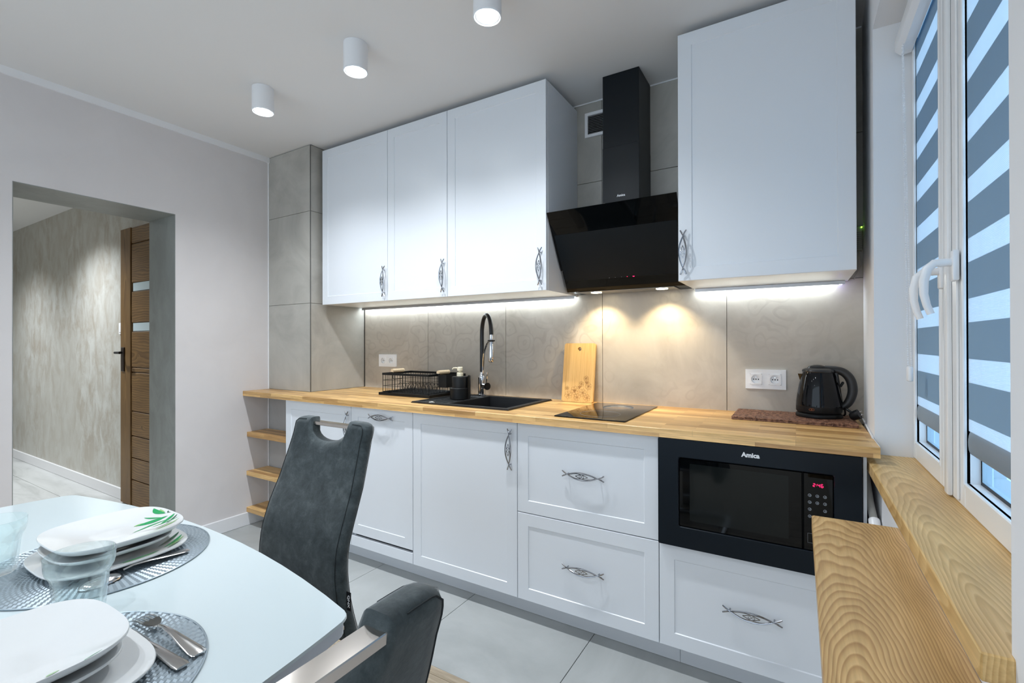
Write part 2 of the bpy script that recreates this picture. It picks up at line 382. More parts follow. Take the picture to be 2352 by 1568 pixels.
    def build(s, name, mat, parent=None, local=False, loc=None, ang=35, sharp=True):
        bmesh.ops.recalc_face_normals(s.bm, faces=s.bm.faces[:])
        off = Vector((0, 0, 0))
        if parent is not None and not local: off = root_loc(parent)
        if loc is not None: off = Vector(loc)
        if off.length: bmesh.ops.translate(s.bm, vec=-off, verts=s.bm.verts[:])
        me = bpy.data.meshes.new(name); s.bm.to_mesh(me); s.bm.free(); me.materials.append(mat)
        if sharp: me.set_sharp_from_angle(angle=math.radians(ang))
        o = bpy.data.objects.new(name, me); COL.objects.link(o)
        if parent is not None: o.parent = parent
        elif loc is not None: o.location = loc
        return o
def root_loc(p):
    v = Vector((0, 0, 0))
    while p is not None: v += p.location; p = p.parent
    return v
def thing(name, label, cat, loc, rz=0, group=None):
    o = bpy.data.objects.new(name, None); COL.objects.link(o); o.location = loc; o.rotation_euler = (0, 0, rz)
    o.empty_display_size = 0.05; o['label'] = label; o['category'] = cat
    if group: o['group'] = group
    return o
def tag(o, label, cat, group=None):
    o['label'] = label; o['category'] = cat
    if group: o['group'] = group
    return o
def struct(o): o['kind'] = 'structure'; return o
def sempty(name, loc=(0, 0, 0)):
    o = bpy.data.objects.new(name, None); COL.objects.link(o); o.location = loc; o['kind'] = 'structure'; return o
def dup(root, loc, rz=None, label=None, group=None):
    def cp(o, par):
        c = o.copy(); COL.objects.link(c)
        if par is not None: c.parent = par
        for ch in list(o.children): cp(ch, c)
        return c
    kids = root
    r = cp(kids, None); r.location = loc
    if rz is not None: r.rotation_euler = (0, 0, rz)
    if label: r['label'] = label
    if group: r['group'] = group
    return r
def text_part(body, size, loc, rot, mat, parent=None, bold=0.0, align='CENTER', name='lettering', sx=1.0):
    cu = bpy.data.curves.new('t', 'FONT'); cu.body = body; cu.size = size; cu.extrude = 0.0004; cu.offset = bold
    cu.align_x = align; cu.align_y = 'CENTER'; cu.resolution_u = 3
    o = bpy.data.objects.new('t', cu); COL.objects.link(o); bpy.context.view_layer.update()
    me = bpy.data.meshes.new_from_object(o.evaluated_get(bpy.context.evaluated_depsgraph_get()))
    bpy.data.objects.remove(o); me.materials.clear(); me.materials.append(mat)
    R = Matrix.Translation(Vector(loc)-(root_loc(parent) if parent else Vector())) @ rot.to_4x4() @ Matrix.Diagonal((sx, 1, 1, 1))
    me.transform(R); p = bpy.data.objects.new(name, me); COL.objects.link(p)
    if parent: p.parent = parent
    return p
FRONT = Matrix.Rotation(PI/2, 3, 'X')      # text facing -y

def squircle(cx, cy, a, b, n=48, e=3.2):
    out = []
    for k in range(n):
        t = 2*PI*k/n; c, s_ = math.cos(t), math.sin(t)
        out.append((cx+a*math.copysign(abs(c)**(2/e), c), cy+b*math.copysign(abs(s_)**(2/e), s_)))
    return out

# ================================================================ STRUCTURE
ZC, ZCB, YC, YD, YU = 0.8806, 0.8496, -0.6212, -0.6019, -0.3779
YCOL, XCOL, ZCE = -0.4436, 0.4503, 2.460
YR, YJ, XW, ZS, ZSOF = -0.4623, -1.6028, 3.4125, 0.8319, 2.1945
DY1, DY2, DZ, DX = -1.6829, -1.0118, 1.9453, -0.3225
YBACK, XEND = -4.6, 3.62
# --- floor with every tile
fl = sempty('floor')
MB().box(-6.2, XEND, YBACK, 0.15, -0.10, -0.0085).build('subfloor', M_FGROUT, fl)
def tile_mesh(w, d, mat, h=0.008, g=0.0012):
    m = MB(); m.box(g, w-g, g, d-g, -h, 0, 0.0008); o = m.build('tile', mat, sharp=True); me = o.data
    bpy.data.objects.remove(o); return me
cache = {}
def put_tile(x, y, w, d, mat):
    k = (round(w, 3), round(d, 3), mat.name)
    if k not in cache: cache[k] = tile_mesh(w, d, mat)
    o = bpy.data.objects.new('tile', cache[k]); COL.objects.link(o); o.parent = fl; o.location = (x, y, 0)
YT = -1.0168
xs = [-0.0085]+[-0.01+0.6*k for k in range(1, 7)]+[XEND]
for a, b in zip([0.0]+[-0.01+0.6*k for k in range(1, 7)], [-0.01+0.6*k for k in range(1, 7)]+[XEND]):
    for (y0, y1) in ((YT, YT+0.6), (YT+0.6, 0.15)):
        put_tile(a, y0, b-a, y1-y0, M_FTILE)
x = 0.0
while x > -6.0:
    for (y0, y1) in ((-2.217, -1.617), (-1.617, YT), (YT, -0.78)):
        put_tile(x-0.6, y0, 0.6, y1-y0, M_HTILE)
    x -= 0.6
# wood floor beyond the threshold
def plank_mesh(w):
    m = MB(); m.box(0.0006, w-0.0006, -0.0594*2, -0.0006, -0.008, 0.0, 0.0008); o = m.build('plank', M_WFLOOR); me = o.data; bpy.data.objects.remove(o); return me
pm = {}
y = YT-0.034; row = 0
while y > -2.95:
    x = -0.0 - (0.37*row % 1.2)
    while x < XEND-0.05:
        x0 = max(x, 0.0); x1 = min(x+1.2, XEND); w = round(x1-x0, 3)
        if w > 0.05:
            if w not in pm: pm[w] = plank_mesh(w)
            o = bpy.data.objects.new('plank', pm[w]); COL.objects.link(o); o.parent = fl; o.location = (x0, y, 0)
        x += 1.2
    y -= 0.12; row += 1
MB().box(0, XEND, YBACK, y, -0.0085, 0).build('floorboards', M_WFLOOR, fl)['kind'] = 'stuff'
m = MB(); m.prism([(YT-0.034, 0.0), (YT-0.030, 0.004), (YT-0.004, 0.004), (YT, 0.0), (YT, -0.008), (YT-0.034, -0.008)], 0.0, XEND, 'X')
m.build('threshold_strip', M_WFLOOR, fl)

# --- ceilings
m = MB(); m.box(-0.3225, XEND, YBACK, 0.15, ZCE, ZCE+0.12); struct(m.build('ceiling', M_CEIL))
m = MB(); m.box(-6.2, DX, -2.35, -0.7, 2.382, 2.45); struct(m.build('ceiling_hall', M_CEIL))
# --- left wall with the doorway
m = MB(); m.cells([YBACK, DY1, DY2, 0.15], [0, DZ, ZCE], {(1, 0)}, DX, 0.0, 'X')
struct(m.build('wall_left', M_WALL))
m = MB()   # plastered lining of the opening
m.box(DX-0.001, -0.001, DY2-0.003, DY2+0.001, 0, DZ-0.003); m.box(DX-0.001, -0.001, DY1-0.001, DY1+0.003, 0, DZ-0.003)
m.box(DX-0.001, -0.001, DY1, DY2, DZ-0.003, DZ+0.001)
struct(m.build('trim_1', M_JAMB))
# cornice strip and skirting on the left wall
m = MB(); m.box(0.0, 0.012, YBACK, YCOL, 2.425, ZCE); struct(m.build('trim_2', M_WHITE))
m = MB(); m.box(0.0, 0.014, DY2+0.002, YCOL, 0, 0.085, 0.003); m.box(0.0, 0.014, -2.9, DY1-0.002, 0, 0.085, 0.003); struct(m.build('baseboard_left', M_WHITE))
# --- hallway beyond
m = MB(); m.box(-6.2, DX, -0.794, -0.70, 0, 2.382); struct(m.build('wall_hall', M_PLAST))
m = MB(); m.box(-6.2, DX, -2.35, -2.25, 0, 2.382); m.box(-6.3, -6.2, -2.35, -0.7, 0, 2.45); struct(m.build('wall_hall_far', M_PLAST))
m = MB(); m.box(-6.2, -1.30, -0.808, -0.794, 0, 0.086, 0.003); struct(m.build('baseboard_hall', M_WHITE))
# --- back wall with tiles
wb = sempty('wall_back')
MB().box(-0.0, XEND, 0.0, 0.15, 0, ZCE).build('masonry', M_GROUT, wb)
def wtile(parent, a, b, mat, plane='Y', pos=0.0, th=0.007, name='tile'):
    (u0, z0), (u1, z1) = a, b; g = 0.0011
    m = MB()
    if plane == 'Y': m.box(u0+g, u1-g, pos-th, pos, z0+g, z1-g, 0.0007)
    else: m.box(pos, pos+th, u0+g, u1-g, z0+g, z1-g, 0.0007)
    return m.build(name, mat, parent)
XJ = [XCOL+0.007, 1.048, 1.642, 2.235, 2.829, 3.334]
for a, b in zip(XJ, XJ[1:]):
    wtile(wb, (a, ZC-0.02), (b, 1.450), M_TILEF)
    wtile(wb, (a, 1.450), (b, 2.036), M_TILE); wtile(wb, (a, 2.036), (b, ZCE-0.003), M_TILE)
m = MB(); m.box(XCOL+0.01, 3.33, -0.011, -0.007, ZCE-0.006, ZCE); struct(m.build('trim_3', M_WHITE))
# --- pillar
wp = sempty('wall_pillar')
MB().box(0.0, XCOL-0.007, YCOL+0.007, 0.0, 0, ZCE).build('masonry', M_NICHE, wp)
for z0, z1 in ((ZC, 1.447), (1.447, 2.036), (2.036, ZCE-0.003)):
    wtile(wp, (0.0, z0), (XCOL-0.004, z1), M_TILE, 'Y', YCOL+0.007)
    wtile(wp, (YCOL+0.004, z0), (-0.007, z1), M_TILE, 'X', XCOL-0.007)
m = MB(); m.box(XCOL-0.004, XCOL+0.0005, YCOL-0.0005, YCOL+0.004, ZC, ZCE-0.002); struct(m.build('trim_4', plain('edge_trim', (0.16, 0.155, 0.145), 0.35, 0.6)))
m = MB(); m.box(0.0, 0.005, YCOL-0.005, YCOL, ZC, ZCE-0.002); m.box(0.0, 0.005, YCOL-0.005, YCOL, 0.09, ZCB); struct(m.build('trim_5', M_WHITE))
m = MB(); m.box(0.0005, XCOL-0.03, YCOL+0.001, YCOL+0.0069, 0, ZCB); struct(m.build('wall_niche', mottled('niche_paint', (0.36, 0.35, 0.34), (0.42, 0.41, 0.40), 4, 0.7)))
# --- right wall with window opening
m = MB()
XRB, XRF = 3.333, 3.3165
m.prism([(XRB, 0.0), (XRF, YR), (XEND, YR), (XEND, 0.0)], 0, ZCE)
m.prism([(XRF, YR), (XRF, YJ), (XEND, YJ), (XEND, YR)], 0, ZS-0.036)
m.prism([(XRF, YR), (XRF, YJ), (XEND, YJ), (XEND, YR)], ZSOF, ZCE)
m.prism([(XRF, YJ), (XRF, YBACK), (XEND, YBACK), (XEND, YJ)], 0, ZCE)
struct(m.build('wall_right', plain('wall_paint_white', (0.82, 0.82, 0.83), 0.75)))

# ================================================================ WINDOW
win = sempty('window_1', (XW, (YR+YJ)/2, ZS))
ys, yj = YR, YJ
def frame_rect(m, y0, y1, z0, z1, wl, wr, wb_, wt, x0, x1, bev=0.004):
    m.box(x0, x1, y1-wl, y1, z0, z1, bev); m.box(x0, x1, y0, y0+wr, z0, z1, bev)
    m.box(x0, x1, y0+wr, y1-wl, z0, z0+wb_, bev); m.box(x0, x1, y0+wr, y1-wl, z1-wt, z1, bev)
ZT = ZSOF
m = MB(); frame_rect(m, yj, ys, ZS-0.03, ZT, 0.03, 0.03, 0.02, 0.03, XW+0.022, XW+0.075); m.build('window_frame', M_PVC, win)
YM = -0.876
def sash(y0, y1, wl, wr):
    s_ = MB(); frame_rect(s_, y0, y1, ZS+0.001, ZT-0.01, wl, wr, 0.056, 0.07, XW, XW+0.045, 0.003)
    # glazing beads, stepped profile on the room side
    a, b = y0+wr, y1-wl
    frame_rect(s_, a-0.010, b+0.010, ZS+0.047, ZT-0.072, 0.010, 0.010, 0.010, 0.010, XW-0.003, XW+0.01, 0.002)
    o = s_.build('sash', M_PVC, win)
    g = MB(); g.box(XW+0.0255, XW+0.029, a-0.004, b+0.004, ZS+0.05, ZT-0.075); g.build('glass_pane', M_PANE, o)
    k = MB(); frame_rect(k, a-0.001, b+0.001, ZS+0.056, ZT-0.079, 0.006, 0.006, 0.008, 0.006, XW+0.0245, XW+0.0255, 0.0)
    k.build('gasket', M_BLACK, o)
    return o
SL = sash(YM+0.003, ys-0.002, 0.036, 0.078); SR = sash(yj+0.002, YM-0.003, 0.118, 0.10)
m = MB(); m.box(XW-0.010, XW, YM-0.030, YM+0.002, ZS+0.004, ZT-0.015, 0.004, seg=2); m.box(XW-0.005, XW, YM-0.085, YM-0.05, ZS+0.01, ZT-0.02, 0.002)
m.box(XW-0.006, XW, YM+0.022, YM+0.052, ZS+0.01, ZT-0.02, 0.003); m.build('cover_strip', M_PVC, win)
def whandle(par, y, zc, x0):
    m = MB(); m.box(x0-0.012, x0, y-0.014, y+0.014, zc-0.034, zc+0.034, 0.004, seg=2)
    m.cyl((x0-0.02, y, zc+0.008), 0.009, 0.025, 'X', 16)
    P = [(x0-0.022, y, zc+0.008), (x0-0.040, y, zc+0.008), (x0-0.052, y, zc-0.004), (x0-0.058, y, zc-0.03), (x0-0.058, y, zc-0.06), (x0-0.053, y, zc-0.085), (x0-0.046, y, zc-0.105)]
    m.tube(P, [0.0085, 0.009, 0.0095, 0.009, 0.008, 0.0075, 0.007], 12, flat=1.0)
    m.build('window_handle', M_PLASTIC, par)
whandle(SL, -0.858, 1.352, XW-0.003); whandle(SR, -0.972, 1.358, XW-0.004)

# view outside: nothing but sky; blinds
def blind(y0, y1, label, rail_y0, rail_y1):
    xf = XW+0.0045
    t = thing('roller_blind', label, 'blind', (xf, (y0+y1)/2, ZS+0.12), group='day and night roller blinds on the window')
    m = MB(); m.prism([(XW-0.004, 2.08), (XW-0.030, 2.078), (XW-0.044, 2.092), (XW-0.046, 2.118), (XW-0.036, 2.138), (XW-0.020, 2.146), (XW-0.004, 2.146)], rail_y0, rail_y1, 'Y')
    m.bm.faces.ensure_lookup_table()
    m.build('cassette', M_PLASTIC, t)
    z = 1.002; first = True
    m = MB(); m.box(xf-0.0005, xf+0.0005, y0, y1, z, 1.028); m.build('sheer_band', M_SHEER, t)
    z = 1.028
    while z < 2.09:
        m = MB(); m.box(xf-0.0005, xf+0.0005, y0, y1, z, min(z+0.0765, 2.1)); m.build('opaque_band', M_OPAQ, t)
        if z+0.0765 < 2.09:
            m = MB(); m.box(xf-0.0004, xf+0.0004, y0, y1, z+0.0765, min(z+0.127, 2.1)); m.build('sheer_band', M_SHEER, t)
        z += 0.127
    m = MB(); m.tube([(xf+0.003, y0, 0.977), (xf+0.003, y1, 0.977)], 0.024, 14, flat=1.0)
    bmesh.ops.scale(m.bm, vec=(0.2, 1, 1), space=Matrix.Translation((-xf-0.003, 0, -0.977)), verts=m.bm.verts[:])
    m.build('bottom_bar', plain('bar_grey'+str(y0), (0.22, 0.285, 0.35), 0.4), t)
    return t
B1 = blind(-0.772, -0.503, 'striped grey and sheer blind on the narrow left window sash', -0.80, -0.487)
B2 = blind(-1.50, -1.006, 'striped grey and sheer blind on the wider right window sash', -1.52, -0.985)
# bead chain of the left blind
m = MB(); xk = XW-0.034
def beads(a, b, n):
    for i in range(n):
        p = Vector(a).lerp(Vector(b), i/(n-1)); bb = bmesh.new(); bmesh.ops.create_icosphere(bb, subdivisions=1, radius=0.0022)
        m.merge(bb, Matrix.Translation(p), True)
beads((xk, -0.540, 2.085), (xk, -0.605, 1.125), 190); beads((xk, -0.552, 2.085), (xk, -0.652, 1.125), 190)
m.build('bead_chain', M_PLASTIC, B1)
m = MB(); m.box(xk-0.006, xk+0.006, -0.645, -0.615, 1.078, 1.122, 0.005, seg=3); m.build('chain_weight', M_PLASTIC, B1)

# --- window sill board and lower board
m = MB(); m.box(3.287, XW+0.02, YJ-0.012, YR-0.0005, ZS-0.034, ZS, 0.002)
o = m.build('window_sill', M_PINE2, loc=(3.35, -1.03, ZS)); tag(o, 'long pine window sill board under the white window', 'window sill')
m = MB()
bz = 0.737
m.prism([(3.1355, -1.617), (3.3160, -1.617), (3.3160, -0.886), (3.141, -0.891), (3.1365, -0.896)], bz-0.034, bz)
bmesh.ops.bevel(m.bm, geom=[e for e in m.bm.edges if abs(e.verts[0].co.z-e.verts[1].co.z) < 1e-6], offset=0.0015, segments=1, affect='EDGES')
o = m.build('side_shelf', M_PINE, loc=(3.22, -1.25, bz)); tag(o, 'lower pine shelf board with bold grain and knots, below the sill', 'shelf')

# pipe behind the cabinet end
t = thing('radiator_pipe', 'white pipe in the gap between oven cabinet and window wall', 'pipe', (3.298, -0.62, 0.0))
MB().tube([(3.292, -0.44, 0.80), (3.292, -0.47, 0.77), (3.296, -0.53, 0.70), (3.298, -0.615, 0.66)], 0.0105, 14).build('pipe', plain('pipe_grey', (0.62, 0.60, 0.55), 0.4), t)
MB().tube([(3.298, -0.61, 0.664), (3.299, -0.63, 0.65), (3.299, -0.645, 0.62), (3.299, -0.65, 0.0)], 0.0145, 14).build('fitting', M_PLASTIC, t)

# ================================================================ CABINETS
def shaker(m, x0, x1, z0, z1, yf, th=0.018, fr=0.052, rec=0.0035, sl=0.007):
    """door with a recessed field, front face at y=yf looking to -y"""
    B = m.bm; e = 0.0016
    def ring(i, y): return [B.verts.new(p) for p in ((x0+i, y, z0+i), (x1-i, y, z0+i), (x1-i, y, z1-i), (x0+i, y, z1-i))]
    R = [ring(0, yf+th), ring(0, yf+e), ring(e, yf), ring(fr, yf), ring(fr+sl*0.35, yf+rec), ring(fr+sl, yf+rec)]
    B.faces.new(R[0]); B.faces.new(R[-1])
    for A, C in zip(R, R[1:]):
        for k in range(4): B.faces.new((A[k], A[(k+1) % 4], C[(k+1) % 4], C[k]))
    return m
HM = None
def handle_mesh():
    """openwork chrome pull, long axis local z, projecting to -y, length 0.174"""
    m = MB(); H = 0.087
    def h(t): return -(0.026-0.013*(t/H)**2)
    def strand(f, t0, t1, r, n=26, dz=0):
        pts = []
        for i in range(n+1):
            t = t0+(t1-t0)*i/n; pts.append((f(t), h(t)+dz, t))
        m.tube(pts, r, 6)
    X = 0.062
    def outer(sg):
        def f(t):
            a = abs(t)
            if a < X: return sg*0.0148*math.cos(PI*t/(2*X))**0.8
            return -sg*0.0105*((a-X)/(H-X))**1.5
        return f
    for sg in (1, -1):
        strand(outer(sg), -H, H, 0.0021, 34)
        strand(lambda t, sg=sg: sg*0.0098*math.sin(PI*(t+0.058)/0.084) if t < 0.026 else 0, -0.058, 0.026, 0.0015, 18)
        strand(lambda t, sg=sg: sg*0.0098*math.sin(PI*(0.058-t)/0.084), -0.026, 0.058, 0.0015, 18)
        # little scroll in the middle
        m.tube([(sg*0.0045*math.cos(a)*(1-a/14), h(0)-0.0005, sg*0.0055+0.006*math.sin(a)*(1-a/14)) for a in [k*0.45 for k in range(14)]], 0.0010, 6)
        # flared flat ends
        m.tube([(-sg*0.0015, h(X+0.004)+0.001, sg*0+0.068), (-sg*0.006, h(H-0.008), 0.079), (-sg*0.0112, h(H), 0.0885)], [0.0022, 0.0031, 0.0026], 6)
        m.tube([(-sg*0.0015, h(X+0.004)+0.001, -0.068), (-sg*0.006, h(H-0.008), -0.079), (-sg*0.0112, h(H), -0.0885)], [0.0022, 0.0031, 0.0026], 6)
        m.tube([(0, 0.0, sg*0.066), (0, h(0.066)+0.001, sg*0.066)], 0.0028, 8)
    o = m.build('handle', M_HANDLE); me = o.data; bpy.data.objects.remove(o); return me
HM = handle_mesh()
def put_handle(par, x, y, z, horiz=False):
    o = bpy.data.objects.new('handle', HM); COL.objects.link(o); o.parent = par
    o.location = Vector((x, y, z))-root_loc(par)
    if horiz: o.rotation_euler = (0, PI/2, 0)
    return o
G = 0.0013
ZUB, ZUT = 1.4379, 2.4316
def carcass(m, x0, x1, y0, y1, z0, z1, t=0.016, top=True, back=True, bottom=True):
    m.box(x0, x0+t, y0, y1, z0, z1); m.box(x1-t, x1, y0, y1, z0, z1)
    if bottom: m.box(x0+t, x1-t, y0, y1, z0, z0+t)
    if top: m.box(x0+t, x1-t, y0, y1, z1-t, z1)
    if back: m.box(x0+t, x1-t, y1-0.004, y1, z0+t, z1-t)
def upper(x0, x1, label, hx):
    t = thing('wall_cabinet', label, 'cabinet', ((x0+x1)/2, -0.19, ZUB), group='white wall cabinets')
    m = MB(); carcass(m, x0+0.0005, x1-0.0005, YU+0.0195, -0.008, ZUB+0.001, ZUT-0.001); m.build('body', M_LACQ, t)
    m = MB(); shaker(m, x0+G, x1-G, ZUB, ZUT, YU); d = m.build('door', M_LACQ, t, sharp=True)
    put_handle(d, hx, YU, 1.551)
    return t
upper(0.479, 1.0639, 'tall white wall cabinet, leftmost, beside the grey tiled pillar', 1.042)
upper(1.0639, 1.5054, 'narrow white wall cabinet, second from the pillar', 1.483)
upper(1.5054, 2.0978, 'white wall cabinet directly left of the black hood', 2.069)
upper(2.6929, 3.281, 'white wall cabinet right of the hood, next to the window', 2.716)

ZD0, ZD1 = 0.093, 0.8465
YB0, YB1 = YD+0.0195, -0.03
def base(x0, x1, label, kind):
    t = thing('base_cabinet', label, 'cabinet', ((x0+x1)/2, -0.3, 0.0), group='white base cabinets')
    m = MB()
    bx0 = x0 if x0 > XCOL+0.01 else x0
    carcass(m, x0+0.0005, x1-0.0005, YB0, YB1 if x0 > XCOL+0.005 else YB1, ZD0+0.002, ZD1, top=False) if x0 > XCOL else None
    if x0 <= XCOL: # notched round the pillar
        m.box(x0, x0+0.016, YB0, YCOL-0.001, ZD0, ZCB-0.001); m.box(XCOL+0.002, XCOL+0.018, YB0, YB1, ZD0, ZD1)
        m.box(x1-0.0165, x1-0.0005, YB0, YB1, ZD0+0.002, ZD1); m.box(XCOL+0.018, x1-0.0165, YB0, YB1, ZD0+0.002, ZD0+0.018)
    for lx in (x0+0.05, x1-0.05):
        lx = max(lx, XCOL+0.04); m.cyl((lx, -0.45, ZD0/2+0.001), 0.018, ZD0+0.001, 'Z', 12); m.cyl((lx, -0.10, ZD0/2+0.001), 0.018, ZD0+0.001, 'Z', 12)
    m.build('body', M_LACQ, t)
    return t
# 1 left door cabinet
t = base(0.4301, 1.0163, 'white base cabinet beside the open corner shelves, one door', 'door')
m = MB(); shaker(m, 0.4301+G, 1.0163-G, ZD0, ZD1, YD); d = m.build('door', M_LACQ, t); put_handle(d, 0.996, YD, 0.730)
# 2 dishwasher front
t = base(1.0163, 1.4655, 'narrow white cabinet front with horizontal handle and dark slot near floor', 'dw')
m = MB(); shaker(m, 1.0163+G, 1.4655-G, 0.160, ZD1, YD); d = m.build('door', M_LACQ, t); put_handle(d, 1.253, YD, 0.806, True)
m = MB(); m.box(1.0163+G, 1.4655-G, YD, YD+0.018, ZD0, 0.146, 0.001); m.build('lower_strip', M_LACQ, t)
# 3 sink cabinet
t = base(1.4655, 2.0683, 'white base cabinet under the black sink, vertical handle at right', 'door')
m = MB(); shaker(m, 1.4655+G, 2.0683-G, ZD0, ZD1, YD); d = m.build('door', M_LACQ, t); put_handle(d, 2.037, YD, 0.730)
# 4 drawers
t = base(2.0683, 2.6698, 'white two drawer base cabinet below the hob', 'drawers')
m = MB(); shaker(m, 2.0683+G, 2.6698-G, 0.4665, ZD1, YD); m.box(2.10, 2.64, YD+0.018, -0.10, 0.50, 0.62); d = m.build('drawer', M_LACQ, t); put_handle(d, 2.376, YD, 0.663, True)
m = MB(); shaker(m, 2.0683+G, 2.6698-G, ZD0, 0.4635, YD); m.box(2.10, 2.64, YD+0.018, -0.10, 0.13, 0.33); d = m.build('drawer', M_LACQ, t); put_handle(d, 2.374, YD, 0.287, True)
# 5 microwave cabinet
t = base(2.6698, 3.2820, 'white base cabinet housing the black microwave, one drawer', 'oven')
m = MB(); shaker(m, 2.6698+G, 3.272, ZD0, 0.4625, YD); m.box(2.70, 3.24, YD+0.018, -0.10, 0.13, 0.33); d = m.build('drawer', M_LACQ, t); put_handle(d, 2.973, YD, 0.287, True)
m = MB(); m.box(2.687, 3.265, YB0, YB1-0.02, 0.468, 0.484); m.box(3.2735, 3.2820, YD-0.003, YB0, ZD0, ZD1); m.build('divider_shelf', M_LACQ, t)
# plinth
m = MB(); m.box(0.4305, 2.7275, -0.5286, -0.5126, 0.001, ZD0+0.0005, 0.0008); m.box(2.7285, 3.283, -0.5286, -0.5126, 0.001, ZD0+0.0005, 0.0008)
o = m.build('plinth', plain('plinth_white', (0.66, 0.68, 0.71), 0.4), loc=(1.86, -0.52, 0.0)); tag(o, 'white toe kick board along the bottom of the base cabinets', 'plinth')

# open corner shelves
for k, (zt, zb_) in enumerate(((0.6100, 0.580), (0.3550, 0.326), (0.1170, 0.0865))):
    m = MB(); m.box(0.0005, 0.4295, -0.5975 if k else -0.5945, YCOL-0.0055, zb_, zt, 0.001)
    lab = ('top', 'middle', 'bottom')[k]
    o = m.build('corner_shelf', M_BUTCH, loc=(0.21, -0.52, zt)); tag(o, lab+' wooden board of the three open shelves beside the doorway wall', 'shelf', 'open corner shelves')

# worktop with cut-out for sink
SX0, SX1, SY0, SY1 = 1.3808, 1.9747, -0.5229, -0.0728
m = MB(); m.cells([0.0005, XCOL+0.001, SX0+0.012, SX1-0.012, 3.3130], [YC, SY0+0.012, YCOL-0.001, SY1-0.012, -0.0075], {(0, 2), (0, 3), (2, 1), (2, 2)}, ZCB, ZC)
bmesh.ops.remove_doubles(m.bm, verts=m.bm.verts[:], dist=1e-5)
es = [e for e in m.bm.edges if all(abs(v.co.y-YC) < 1e-6 for v in e.verts) and abs(e.verts[0].co.z-e.verts[1].co.z) < 1e-6]
bmesh.ops.bevel(m.bm, geom=es, offset=0.0012, segments=1, affect='EDGES')
o = m.build('worktop', M_BUTCH, loc=(1.65, -0.3, ZC)); tag(o, 'long butcher block worktop of light oak staves', 'worktop')
# white silicone along the right wall
m = MB(); m.tube([(3.3290, -0.01, ZC+0.002), (3.3125, YR-0.002, ZC+0.002)], 0.0035, 6); m.tube([(3.3125, YR-0.003, ZC+0.002), (3.3125, YC+0.01, ZC+0.002)], 0.001, 6); struct(m.build('trim_6', M_WHITE))

# ================================================================ MICROWAVE
t = thing('microwave', 'black built-in microwave with red clock digits', 'microwave', (2.97, -0.40, 0.4855))
X0, X1, Z0, Z1 = 2.6715, 3.2705, 0.4665, 0.8480
IX0, IX1, IZ0, IZ1 = 2.743, 3.200, 0.540, 0.784
yf = -0.6215
m = MB()
def ring_plate(m, O, I, y0, y1, r=0.006, n=5):
    def rr(x0, x1, z0, z1, r):
        pts = []
        for cx, cz, a0 in ((x1-r, z0+r, -PI/2), (x1-r, z1-r, 0), (x0+r, z1-r, PI/2), (x0+r, z0+r, PI)):
            for k in range(n+1): a = a0+PI/2*k/n; pts.append((cx+r*math.cos(a), cz+r*math.sin(a)))
        return pts
    A = rr(*O, r); B = rr(*I, r*1.3); n_ = len(A); V = [[m.bm.verts.new((p[0], y, p[1])) for p in P] for P, y in ((A, y1), (A, y0+0.0015), (rr(O[0]+.0012, O[1]-.0012, O[2]+.0012, O[3]-.0012, r), y0), (rr(I[0]-.0025, I[1]+.0025, I[2]-.0025, I[3]+.0025, r*1.3), y0), (B, y0+0.003), (B, y1))]
    for P, Q in zip(V, V[1:]+V[:1]):
        for k in range(n_): m.bm.faces.new((P[k], P[(k+1) % n_], Q[(k+1) % n_], Q[k]))
ring_plate(m, (X0, X1, Z0, Z1), (IX0, IX1, IZ0, IZ1), yf, YD+0.012)
m.build('front_frame', M_MWBODY, t)
m = MB(); m.box(2.690, 3.262, YD+0.0125, -0.12, 0.4855, 0.844); m.build('housing', plain('mw_housing', (0.02, 0.02, 0.02), 0.5), t)
XD = 3.1185
m = MB(); m.box(IX0+0.0015, XD-0.0012, yf+0.004, YD+0.011, IZ0+0.0015, IZ1-0.0015, 0.002); d = m.build('door', M_BLKGLASS, t)
m = MB(); m.box(XD+0.0012, IX1-0.0015, yf+0.004, YD+0.011, IZ0+0.0015, IZ1-0.0015, 0.002); pnl = m.build('control_panel', M_BLKGLASS, t)
# door window: faint perforated screen frame
m = MB(); m.box(2.780, 3.080, yf+0.0036, yf+0.0042, 0.565, 0.765); m.build('door_window', plain('screen', (0.006, 0.008, 0.008), 0.08, spec=0.3), d)
text_part('Amica', 0.021, (2.972, yf-0.0003, 0.818), FRONT, M_PRINT, t, 0.0009)
# clock 2:46
def seg7(m, ch, x, z, w=0.0052, h=0.0095, y=yf+0.0035):
    S7 = {'2': 'abged', '4': 'fgbc', '6': 'afgedc'}[ch]; th = 0.00105; sk = 0.0009
    hz = {'a': h, 'g': h/2, 'd': 0}; vt = {'f': (0, h/2), 'e': (0, 0), 'b': (w, h/2), 'c': (w, 0)}
    for c in S7:
        if c in hz: m.box(x+0.0006, x+w-0.0006, y-0.0003, y+0.0003, z+hz[c]-th/2, z+hz[c]+th/2)
        else: a, b = vt[c]; m.box(x+a-th/2, x+a+th/2, y-0.0003, y+0.0003, z+b+0.0006, z+b+h/2-0.0006)
m = MB(); seg7(m, '2', 3.1460, 0.742); seg7(m, '4', 3.1585, 0.742); seg7(m, '6', 3.1670, 0.742)
for dz in (0.0028, 0.0066): m.box(3.1545, 3.1556, yf+0.0032, yf+0.0038, 0.742+dz, 0.7431+dz)
m.build('clock_digits', M_RED, pnl)
